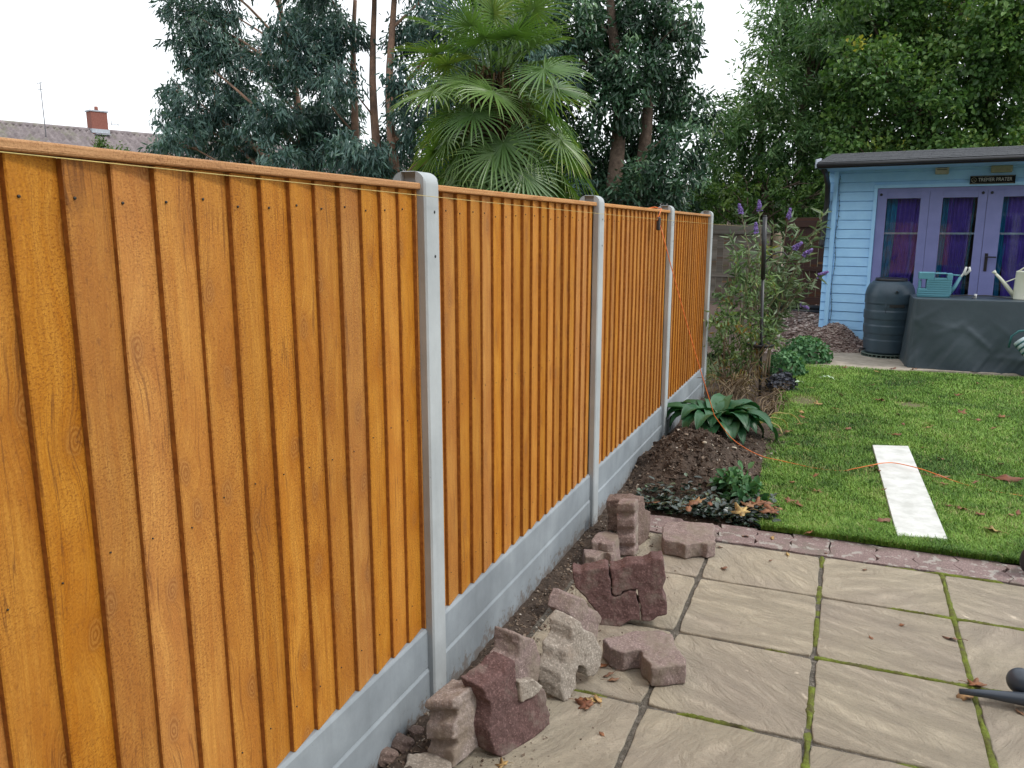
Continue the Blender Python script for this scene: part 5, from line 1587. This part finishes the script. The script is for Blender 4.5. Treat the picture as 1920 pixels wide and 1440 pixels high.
# --- fan palm
pb = Vector((-3.62, 8.3, 0))
pm_ = empty('fan_palm', tuple(pb))
mb = MB()
zs = np.linspace(-.1, 3.3, 42)
mb.tube([(.04 * math.sin(z * 1.3), .03 * math.cos(z), z) for z in zs], [(.15 + .02 * math.sin(z * 37) + (.03 if z > 2.2 else 0)) * (1 if z < 3.05 else max(.15, (3.42 - z) / .37)) for z in zs], 14)
for k in range(420):
    z = random.uniform(1.3, 3.3); a = random.uniform(0, 6.28); r_ = .15
    p = Vector((r_ * math.cos(a), r_ * math.sin(a), z)); d = Vector((math.cos(a), math.sin(a), random.uniform(.2, 1.2))).normalized() * random.uniform(.06, .22)
    mb.tube([p, p + d], [.009, .003], 4)
mb.build('trunk', M['palm_bark'], pm_)
PV, PF, PT = [], [], []
pet = MB()
def frond(o, az, el, pl, rad, droop, age):
    """petiole from o, then a pleated fan"""
    h = Vector((math.cos(az), math.sin(az), 0))
    d0 = h * math.cos(el) + Vector((0, 0, math.sin(el)))
    pts = []
    p = Vector(o); d = d0.copy(); n = 8
    for i in range(n + 1):
        pts.append(p.copy())
        d = (d + Vector((0, 0, -.085 * (1 + droop * 1.0)))).normalized()
        p = p + d * pl / n
    pet.tube(pts, [.013 - .007 * i / n for i in range(n + 1)], 5, tint=.55)
    side = d.cross(Vector((0, 0, 1)))
    side = side.normalized() if side.length > .05 else Vector((-h.y, h.x, 0))
    nn = side.cross(d).normalized()
    roll = random.uniform(-.5, .5)
    side2 = side * math.cos(roll) + nn * math.sin(roll); nn = side2.cross(d).normalized(); side = side2
    NB = 32
    ftint = random.uniform(.22, .60)
    org = pts[-1]
    for b in range(NB):
        a = R(-146 + 292 * b / (NB - 1) + random.uniform(-2.2, 2.2))
        bd = d * math.cos(a) + side * math.sin(a)
        cup = .22 * abs(math.sin(a)) 
        bd = (bd + nn * (.16 - cup) ).normalized()
        L = rad * (.80 + .20 * math.cos(a * .7)) * random.uniform(.94, 1.04)
        ws = side * math.cos(a) - d * math.sin(a)
        st = [0, .20, .42, .66, .86, 1.0]
        wd = [.002, .0098, .0115, .0090, .0048, .0006]
        q = org.copy(); dd = bd.copy(); prev = 0
        tipd = random.uniform(.5, 1.7) * droop
        rowv = []
        for i, s in enumerate(st):
            q = q + dd * L * (s - prev); prev = s
            if s > .4: dd = (dd + Vector((0, 0, -.50 * tipd * (s - .28)))).normalized()
            fold = nn * (.006 if i not in (0, 5) else 0)
            w_ = wd[i] * rad / .55
            t_ = ftint + .20 * (1 - age) + random.uniform(-.06, .06) + (.42 * age if s > .85 else 0) + .1 * age * s
            base = len(PV)
            PV.extend([tuple(q - ws * w_), tuple(q + fold * -1), tuple(q + ws * w_)])
            PT.extend([t_] * 3)
            rowv.append(base)
        for i in range(len(st) - 1):
            a0, b0 = rowv[i], rowv[i + 1]
            PF.append((a0, a0 + 1, b0 + 1, b0)); PF.append((a0 + 1, a0 + 2, b0 + 2, b0 + 1))
NFR = 96
for k in range(NFR):
    s = k / (NFR - 1)
    z = 1.75 + 1.6 * s ** .85
    az = k * 2.39996 + random.uniform(-.2, .2)
    el = R(-25 + 116 * s ** 1.1 + random.uniform(-9, 9))
    pl = (.42 + .34 * random.random()) * (1 + .12 * s)
    frond((.13 * math.cos(az), .13 * math.sin(az), z), az, el, pl, random.uniform(.49, .61), 1.7 - .8 * s, random.uniform(.5, 1) if s < .25 else (.15 if s > .6 else .4))
o = npmesh('fronds', np.array(PV), np.array(PF), M['palm_leaf'], pm_, fatt={'tint': np.clip(np.array(PT), 0, 1)})
pet.build('leaf_stalks', M['palm_leaf'], pm_)
sk_ = MB()
for k in range(900):
    z = random.uniform(1.2, 3.36); a = random.uniform(0, 6.28); h = Vector((math.cos(a), math.sin(a), 0))
    p = h * .15 + Vector((0, 0, z)); q = p + h * random.uniform(.08, .26) + Vector((0, 0, random.uniform(-.12, .08))); e = q + h * random.uniform(.02, .1) + Vector((random.gauss(0, .04), random.gauss(0, .04), -random.uniform(.15, .45)))
    w_ = Vector((-h.y, h.x, 0)) * .010
    sk_.add([p - w_, p + w_, q + w_, q - w_, e], [(0, 1, 2, 3), (3, 2, 4)], tint=random.random() * .8)
sk_.build('dead_skirt', leafmat('dead_frond', [(0, (.035, .022, .014)), (.6, (.10, .065, .035)), (1, (.24, .16, .08))], .9, .1, .1), pm_)
tag(pm_, 'fan palm with spiky drooping fronds round a fibrous trunk, standing behind the second fence panel', 'palm')

# --- butterfly bush with purple flowers
M['bud_leaf'] = leafmat('narrow_grey_leaf', [(0, (.06, .10, .05)), (.5, (.15, .21, .12)), (1, (.40, .46, .34))], .6, .2, .2)
M['flower'] = simple('purple_flower', (.27, .20, .42), .8, (.12, .05, .30), 60, .6, .006)
bb = empty('butterfly_bush', (-.82, 9.5, 0))
tips = [(1390, 402, 9.6), (1424, 396, 9.4), (1478, 412, 9.3), (1418, 438, 9.3), (1487, 468, 9.2), (1505, 480, 9.1), (1532, 519, 9.2), (1540, 425, 9.6), (1520, 450, 9.5), (1500, 430, 9.4), (1450, 420, 9.5), (1498, 570, 9.6), (1370, 440, 9.3), (1400, 470, 9.1), (1510, 530, 9.4), (1460, 480, 9.2), (1440, 510, 9.2), (1380, 500, 9.2), (1480, 530, 9.3), (1545, 400, 9.6)]
bs = MB(); LP, LD, LL = [], [], []
flw = MB()
nf = 0
for i, (x, y, Y) in enumerate(tips):
    tp = AT(x, y, Y); b0 = Vector((-.82 + random.uniform(-.12, .12), 9.5 + random.uniform(-.1, .1), 0))
    if y == 570: b0 = b0 + Vector((0, 0, .5))
    mid = b0.lerp(tp, .55) + Vector((0, 0, .18))
    cur = spline([b0, mid, tp], 12)
    bs.tube([p - bb.location for p in cur], [.010 * (1 - .7 * k / (len(cur) - 1)) for k in range(len(cur))], 5)
    for k in range(6, len(cur)):
        for sgn in range(2):
            LP.append(cur[k]); dd = (cur[k] - cur[k - 1]).normalized()
            rv = Vector((random.gauss(0, 1), random.gauss(0, 1), random.gauss(0, .6))).normalized()
            LD.append(dd * .5 + rv * .9 + Vector((0, 0, -.3))); LL.append(random.uniform(.08, .17))
    if i in (0, 1, 2, 3, 4, 5, 6, 11):
        fb = MB(); dd = (cur[-1] - cur[-2]).normalized()
        if i in (4, 5, 6): dd = (dd + Vector((.8, 0, .1))).normalized()
        n = 90
        for q_ in range(n):
            s = random.random() ** .8; r_ = .034 * (1 - s * .75)
            a = random.uniform(0, 6.28); s1 = dd.orthogonal().normalized(); s2 = dd.cross(s1)
            c_ = tp + dd * (s * .12) + (s1 * math.cos(a) + s2 * math.sin(a)) * r_ * random.uniform(.4, 1)
            e = .0075
            o1 = Vector((random.gauss(0, 1), random.gauss(0, 1), random.gauss(0, 1))).normalized(); o2 = o1.orthogonal().normalized()
            fb.obox(c_ - bb.location, o1 * e, o2 * e, o1.cross(o2) * e * .5)
        fb.build('flower_spike', M['flower'], bb)
bs.build('stems', M['twig'], bb)
LP = np.array([tuple(p) for p in LP]); LD = np.array([tuple(p) for p in LD]); LL = np.array(LL)
leaf_mesh('foliage', LP - np.array(bb.location), LD, LL, LL * .17, .5 + rng.normal(0, .22, len(LP)), M['bud_leaf'], bb, curl=.25)
tag(bb, 'butterfly bush with narrow grey green leaves and purple flower spikes arching before the back fence', 'shrub')
# small low purple spike by the far post
# --- mixed border shrubs
def shrub(name, base, blobs, mat, label, dens, per, leaf, lw, stemmat=None, ns=14, cat='shrub', **kw):
    r = empty(name, base)
    crown('foliage', blobs, mat, r, dens, per, leaf, lw, **kw)
    mb = MB()
    for k in range(ns):
        c, rr = random.choice(blobs)
        c = Vector(c) + Vector((random.gauss(0, 1), random.gauss(0, 1), random.gauss(0, 1))) * rr * .4
        b0 = Vector(base) + Vector((random.uniform(-.12, .12), random.uniform(-.15, .15), 0))
        m_ = b0.lerp(c, .5) + Vector((random.uniform(-.05, .05), 0, .05))
        mb.tube([p - r.location for p in spline([b0, m_, c], 5)], .005, 5)
    mb.build('stems', stemmat or M['stem'], r)
    tag(r, label, cat)
    return r
M['sh_leaf'] = leafmat('border_leaf', [(0, (.05, .09, .035)), (.45, (.13, .21, .08)), (.8, (.24, .33, .15)), (.93, (.30, .30, .06)), (1, (.30, .17, .06))], .55, .25, .3)
M['dry_leaf'] = leafmat('dry_leaf', [(0, (.06, .04, .025)), (.5, (.14, .10, .06)), (1, (.30, .24, .13))], .8, .2, .1)
bl = BL([(1390, 490, 34), (1420, 530, 34), (1385, 560, 34), (1370, 520, 24), (1410, 480, 26), (1360, 580, 26), (1400, 600, 32), (1425, 570, 30), (1445, 540, 22), (1440, 590, 22)], 8.9, .25)
shrub('leafy_shrub', (-.95, 8.9, 0), bl, M['sh_leaf'], 'loose green shrub with some yellow leaves, right beside the farthest concrete post', 240, 15, .075, .020, droop=.4, spread=.10, tb=.45, tv=.3, shell=.1, yellow=.06)
bl = BL([(1350, 610, 26), (1375, 640, 30), (1410, 650, 28), (1350, 660, 24), (1395, 680, 26), (1370, 600, 26), (1420, 620, 24), (1340, 690, 20), (1440, 640, 18)], 8.35, .2)
shrub('tangled_shrub', (-.93, 8.35, 0), bl, M['sh_leaf'], 'low tangled shrub of dull green and brown leaves around the feeder pole tray', 560, 14, .06, .020, droop=.5, spread=.09, tb=.36, tv=.35, shell=.1, yellow=.10, stemmat=M['twig'], ns=30)
bl = BL([(1375, 720, 22), (1400, 730, 20), (1360, 730, 20), (1405, 700, 20), (1385, 705, 22), (1350, 710, 18)], 7.55, .2)
shrub('dry_perennial', (-.95, 7.5, 0), bl, M['dry_leaf'], 'dry brown and yellow stems of a dying plant directly behind the hosta', 380, 12, .09, .010, droop=.7, spread=.09, tb=.5, tv=.4, shell=.1, stemmat=M['twig'], ns=40, cat='plant')
bl = BL([(1452, 745, 18), (1465, 762, 14), (1445, 768, 14), (1460, 730, 14), (1440, 750, 14)], 7.55, .1)
shrub('dry_clump', (-.58, 7.45, 0), bl, M['dry_leaf'], 'low brown dried clump at the lawn edge, right of the feeder pole foot', 900, 14, .06, .006, droop=.3, spread=.06, tb=.32, tv=.3, shell=.1, stemmat=M['twig'], ns=24, cat='plant')
M['ger_leaf'] = leafmat('fresh_green_leaf', [(0, (.02, .075, .03)), (.5, (.06, .17, .065)), (1, (.20, .36, .17))], .5, .2, .3)
def mound(base, rx, ry, rz, n, lf, mat, label, name, tb=.5):
    r = empty(name, base)
    d = unit(rng.normal(size=(n, 3))); d[:, 2] = abs(d[:, 2])
    P = d * np.array([rx, ry, rz]) * rng.uniform(.72, 1.08, (n, 1)) 
    P[:, 2] += .01
    D = np.cross(d, rng.normal(size=(n, 3))) + d * .25
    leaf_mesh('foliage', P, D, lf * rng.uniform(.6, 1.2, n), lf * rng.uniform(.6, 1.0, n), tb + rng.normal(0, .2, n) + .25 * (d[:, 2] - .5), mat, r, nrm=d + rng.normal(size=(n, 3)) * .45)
    mb = MB()
    for k in range(14):
        i = rng.integers(0, n); mb.tube([(0, 0, 0), tuple(P[i] * np.array([.6, .6, .5])), tuple(P[i])], .003, 4)
    mb.build('stems', M['stem'], r); tag(r, label, 'plant'); return r
mound((-.38, 10.75, .0), .30, .30, .30, 900, .055, M['ger_leaf'], 'fresh green rounded leafy mound at the border end beside the path, farther of two', 'leafy_mound')
mound((-.56, 9.75, .0), .22, .28, .24, 620, .05, M['ger_leaf'], 'fresh green leafy mound nearer the camera, between feeder pole and lawn', 'leafy_mound')
M['pur_leaf'] = leafmat('dark_purple_leaf', [(0, (.012, .014, .022)), (.5, (.035, .038, .055)), (1, (.11, .12, .15))], .3, .05, .6)
mound((-.53, 8.75, .0), .15, .20, .16, 320, .05, M['pur_leaf'], 'small dark purple leaved clump at the lawn edge below the green mounds', 'purple_clump')

# --- hosta
M['hosta'] = leafmat('large_plant_leaf', [(0, (.012, .055, .026)), (.5, (.026, .105, .042)), (1, (.07, .18, .085))], .42, .12, .5)
hp_ = empty('broad_leaved_plant', (-.86, 6.33, .06))
def big_leaf(mbv, base, az, L, Wd, el, curve, twist=0):
    h = Vector((math.cos(az), math.sin(az), 0)); sd_ = Vector((-math.sin(az), math.cos(az), 0))
    p = Vector(base); e = el; n = 12
    prev = None
    for i in range(n + 1):
        s = i / n
        d = h * math.cos(e) + Vector((0, 0, math.sin(e)))
        up = -h * math.sin(e) + Vector((0, 0, math.cos(e)))
        w = Wd * (math.sin(math.pi * min(1, max(0, (s - .16) / .84)) ** .72) ** .8 if s > .16 else .06)
        w = max(w, .006 if s < .95 else .0008)
        row = []
        for j in range(-4, 5):
            u = j / 4
            lift = abs(u) * w * .30 + .006 * math.sin(s * 22 + u * 3) * abs(u)
            q = p + sd_ * u * w + up * lift - up * (.006 if j % 2 else 0) * (1 if Wd > .05 else 0) + sd_ * twist * s * .04
            row.append(len(mbv[0])); mbv[0].append(tuple(q)); mbv[2].append(mbv[3] + (.10 if j == 0 else 0))
        if prev:
            for j in range(8): mbv[1].append((prev[j], prev[j + 1], row[j + 1], row[j]))
        prev = row
        p = p + d * L / n
        e -= curve / n * (.5 + 1.2 * s)
mbv = [[], [], [], .5]
for k in range(40):
    az = k * 2.4 + random.uniform(-.3, .3); lay = k / 40
    mbv[3] = random.uniform(.35, .75)
    big_leaf(mbv, (random.uniform(-.03, .03), random.uniform(-.03, .03), .0), az, random.uniform(.52, .72) * (1 - .28 * lay), random.uniform(.075, .10), R(48 + 34 * lay + random.uniform(-6, 6)), R(125 + random.uniform(-10, 30)), random.uniform(-1, 1))
npmesh('leaves', np.array(mbv[0]), np.array(mbv[1]), M['hosta'], hp_, smooth=True, fatt={'tint': np.array(mbv[2])})
tag(hp_, 'large dark green broad leaved plant arching over the soil heap beside the third post', 'plant')
# yellow fading blades by it
r = empty('yellow_blades', (-.62, 6.75, 0))
mbv = [[], [], [], .5]
for az, L, el in ((.2, .5, 60), (.6, .42, 50), (2.6, .5, 70), (-.6, .40, 55), (3.0, .35, 60)): big_leaf(mbv, (0, 0, 0), az, L, .012, R(el), R(130))
npmesh('leaves', np.array(mbv[0]), np.array(mbv[1]), leafmat('faded_yellow_blade', [(0, (.25, .20, .06)), (1, (.40, .34, .12))]), r, smooth=True, fatt={'tint': np.array(mbv[2])})
tag(r, 'few arching yellowed blades of a plant just behind the big dark green leaves', 'plant')

# --- ground cover at the bed end
n = 1150
gx = rng.uniform(-1.08, -.28, n); gy = 4.52 + .48 * rng.random(n) ** 1.3
k_ = rng.random(n) < np.clip(1.25 - (gy - 4.50) / .42 + (gx + .75) * .9, 0, 1)
gx, gy = gx[k_], gy[k_]; n = len(gx)
gz = soil_h(gx, gy) + .018 + .04 * rng.random(n)
a = rng.uniform(0, 6.28, n)
D = np.stack([np.cos(a), np.sin(a), rng.uniform(-.1, .55, n)], -1)
M['ajuga'] = leafmat('bronze_ground_leaf', [(0, (.012, .022, .016)), (.4, (.03, .055, .035)), (.7, (.06, .075, .075)), (1, (.13, .20, .11))], .25, .05, .7)
o = leaf_mesh('ground_cover', np.stack([gx, gy, gz], -1), D, .05 * rng.uniform(.6, 1.3, n), .032 * rng.uniform(.7, 1.2, n), .45 + rng.normal(0, .25, n), M['ajuga'], nrm=np.stack([rng.normal(0, .3, n), rng.normal(0, .3, n), np.ones(n)], -1), fold=.2)
tag(o, 'glossy bronze green creeping leaves covering the near end of the soil bed', 'ground cover', kind='stuff')
bl = [((-.52, 4.98, .05), .09), ((-.45, 4.86, .05), .08), ((-.60, 5.06, .05), .07)]
shrub('strawberry_plant', (-.52, 4.95, 0), bl, M['ger_leaf'], 'small fresh green leafy plant at the right foot of the soil heap', 3500, 8, .05, .038, droop=.1, spread=.05, tb=.45, shell=.2, ns=8, cat='plant')

# ================================================================== FALLEN LEAVES
t = NT('fallen_leaf')
oi = t.n('ShaderNodeObjectInfo').outputs['Random']
c = t.ramp(oi, [(0, (.20, .065, .03)), (.35, (.30, .12, .045)), (.65, (.22, .11, .07)), (.85, (.42, .24, .09)), (1, (.50, .36, .13))])
c = t.mix(t.ramp(t.noise(t.coord(), 70, 4, .6), [(.4, 0.), (.65, .7)]), c, (.09, .045, .025))
t.col(c); t.rough(.7); M['fallen'] = t.m
def leafproto(seed, kind):
    rs = random.Random(seed)
    n = 40
    V, F = [(0, 0, .006)], []
    for i in range(n):
        a = 2 * math.pi * i / n
        if kind == 0: r_ = .030 * (1 + .28 * math.cos(5 * a) + .10 * math.cos(10 * a + 1)) * (1.1 if math.cos(a) > 0 else .85)
        elif kind == 1: r_ = .030 * (1.0 - .45 * abs(math.sin(a)) ** .7) * (1 + .04 * math.sin(9 * a))
        else: r_ = .032 * (1.0 - .62 * abs(math.sin(a)) ** .6)
        x, y = r_ * math.cos(a), r_ * math.sin(a)
        cz = {0: 6, 1: 9, 2: 14}[kind]
        z = .003 + cz * (y * y) * (1 + .3 * rs.random()) + 5 * x * x * rs.random() + .003 * math.sin(3 * a + seed)
        V.append((x, y, z))
    for i in range(n): F.append((0, 1 + i, 1 + (i + 1) % n))
    mb = MB(); mb.add(V, F, 0, True)
    mb.tube([(-.026, 0, .004), (-.045, .004, .008), (-.06, .012, .004)], .0012, 4)
    return mb
protos = []
for i in range(6):
    protos.append(leafproto(i, i % 3))
used_p = {}
def fallen(p, kind, size, label, group, z=0, rot=None):
    if kind not in used_p:
        o = protos[kind].build('fallen_leaf', M['fallen']); 
        sm = o.modifiers.new('thick', 'SOLIDIFY'); sm.thickness = .0006
        used_p[kind] = o
    else:
        o = used_p[kind].copy(); COL.objects.link(o)
    o.location = (p.x, p.y, p.z + z)
    o.scale = (size, size, size)
    o.rotation_euler = (random.uniform(-.35, .35), random.uniform(-.35, .35), random.uniform(0, 6.28) if rot is None else rot)
    tag(o, label, 'leaf', group)
    return o
lawn_l = [(575, 55), (810, 85), (940, 65), (1095, 70), (325, 210), (545, 265), (775, 190), (830, 305), (505, 370), (370, 332), (980, 415), (1010, 485), (600, 520), (1220, 495), (1200, 512), (1455, 400), (1575, 455), (1755, 430), (150, 545), (235, 485), (85, 570), (220, 640), (1145, 665), (1290, 750), (1745, 790), (775, 815), (820, 840), (350, 880), (180, 930), (365, 1000), (865, 985), (1355, 1110), (1455, 1135), (1870, 1165), (1820, 1180), (235, 1105), (155, 1075), (230, 1275), (765, 1300), (1425, 265), (315, 1310), (1310, 942), (1680, 520), (1570, 175), (1900, 250), (250, 395), (250, 430), (1550, 930), (1690, 1300)]
for (u, v) in lawn_l:
    p = G(1440 + u / 4, 680 + v / 4)
    fallen(p, random.randrange(6), random.uniform(.75, 1.25), 'small curled brown fallen leaf on the grass', 'brown leaves scattered on the lawn', z=.028)
fallen(G(1440 + 965 / 4, 680 + 570 / 4), 1, 1.35, 'pale yellow fallen leaf on the grass just beyond the far end of the white board', None, z=.03)
fallen(G(1440 + 865 / 4, 680 + 1225 / 4), 1, 1.5, 'large orange brown leaf touching the left side of the white board near its lower end', None, z=.03, rot=.6)
fallen(G(1440 + 1585 / 4, 680 + 1178 / 4), 1, 1.4, 'pinkish brown upright leaf on the grass, right of the white board', None, z=.03)
fallen(G(1440 + 1290 / 4, 680 + 885 / 4), 2, 2.0, 'long tan leaf lying under the orange cord just right of the white board', None, z=.02, rot=0)
fallen(G(1440 + 1800 / 4, 680 + 905 / 4), 2, 3.0, 'longest reddish brown leaf at the right edge of the lawn', None, z=.02, rot=0)
pat = [(350, 140), (505, 150), (590, 240), (805, 235), (1025, 328), (1230, 640), (1895, 1130), (210, 200), (495, 275), (235, 320), (1060, 712), (720, 145)]
for (u, v) in pat:
    p = G(1280 + u / 3, 960 + v / 3)
    fallen(p, random.choice([1, 2, 4, 5]), random.uniform(.45, .95), 'small dry brown leaf on the paving slabs or block edging', 'dry leaves on the patio', z=.001)
fallen(G(1810, 1308), 4, 1.3, 'rust brown curled leaf lying under the tip of the dark nozzle', None, z=.0)
fallen(G(1828, 1286), 0, .9, 'small rust brown leaf standing just behind the dark nozzle tip', None, z=.004)
fallen(G(1783, 1200), 2, 1.1, 'thin curled brown leaf lying across the mossy joint above the dark nozzle', None, z=.002, rot=2.8)
for k, (u, v) in enumerate(((1235, 850), (1265, 835), (1220, 830), (1250, 865), (1300, 828))):
    fallen(G(*C8([(u, v)])[0]), k % 3, .85, 'red brown leaf in the small cluster on the slab beside the cement caked block', 'red leaves beside the loose blocks', z=.003)
for k, (u, v) in enumerate(((1330, 650), (1360, 700), (1385, 725))):
    fallen(G(*C8([(u, v)])[0]), 2, .8, 'orange brown leaf between the cement caked block and the flat pink one', 'orange leaves between the blocks', z=.003)
fallen(G(*C8([(800, 1172)])[0]), 0, .6, 'tiny orange leaf at the bottom edge below the notched maroon block', None, z=.002)
fallen(G(*C8([(1322, 1010)])[0]), 1, .4, 'tiny reddish leaf alone on the slab right of the notched maroon block', None, z=.002)
for k, (u, v) in enumerate(((530, 1030), (505, 1045), (615, 1050), (930, 1050), (960, 1075), (1000, 1045), (1040, 1095), (990, 1100), (1075, 1080), (830, 1100), (240, 1042), (470, 1085), (880, 1060), (1010, 1070))):
    fallen(G(*C6([(u, v)])[0], .05), k % 3, random.uniform(1.0, 1.5), 'red brown fallen leaf caught among the bronze ground cover', 'red leaves on the ground cover', z=.018)
M['pale_leaf'] = leafmat('pale_green_leaf', [(0, (.45, .60, .42)), (1, (.55, .66, .50))], .6, .1)
for (x, y, rot, lb) in ((1500, 725, .9, 'pale green limp leaf on the lawn nearer the purple clump'), (1549, 713, -.15, 'pale whitish limp leaf on the lawn, the one nearer the path')):
    mbv = [[], [], [], .5]; big_leaf(mbv, (0, 0, 0), 0, .17, .024, R(18), R(60))
    o = npmesh('limp_leaf', np.array(mbv[0]), np.array(mbv[1]), M['pale_leaf'], None, smooth=True, fatt={'tint': np.array(mbv[2])})
    p = G(x, y); o.location = (p.x - .07, p.y, .03); o.rotation_euler = (0, 0, rot); tag(o, lb, 'leaf')
# pale stones in the heap
for (u, v, s_, lb) in ((485, 633, .016, 'round pale stone at the top left of the soil heap'), (620, 622, .018, 'grey stone at the top of the soil heap under the broad leaves'), (588, 790, .017, 'white stone in the middle of the soil heap'), (568, 832, .014, 'small pinkish stone just below the white one in the soil heap'), (778, 655, .017, 'yellowish stone at the right shoulder of the soil heap'), (290, 968, .014, 'small pale stone at the near left foot of the soil heap')):
    px, py = C6([(u, v)])[0]
    zz = .1
    for _ in range(6):
        p = G(px, py, zz); zz = float(soil_h(np.array(p.x), np.array(p.y)))
    bm = bmesh.new(); bmesh.ops.create_icosphere(bm, subdivisions=2, radius=s_)
    for vv in bm.verts: vv.co = Vector((vv.co.x * 1.25, vv.co.y, vv.co.z * .7)) * random.uniform(.9, 1.1)
    me = bpy.data.meshes.new('stone'); bm.to_mesh(me); bm.free(); me.materials.append(simple('pale_stone', (.48, .42, .33), .8))
    for f in me.polygons: f.use_smooth = True
    o = bpy.data.objects.new('stone', me); COL.objects.link(o); o.location = (p.x, p.y, zz + s_ * .35); tag(o, lb, 'stone')
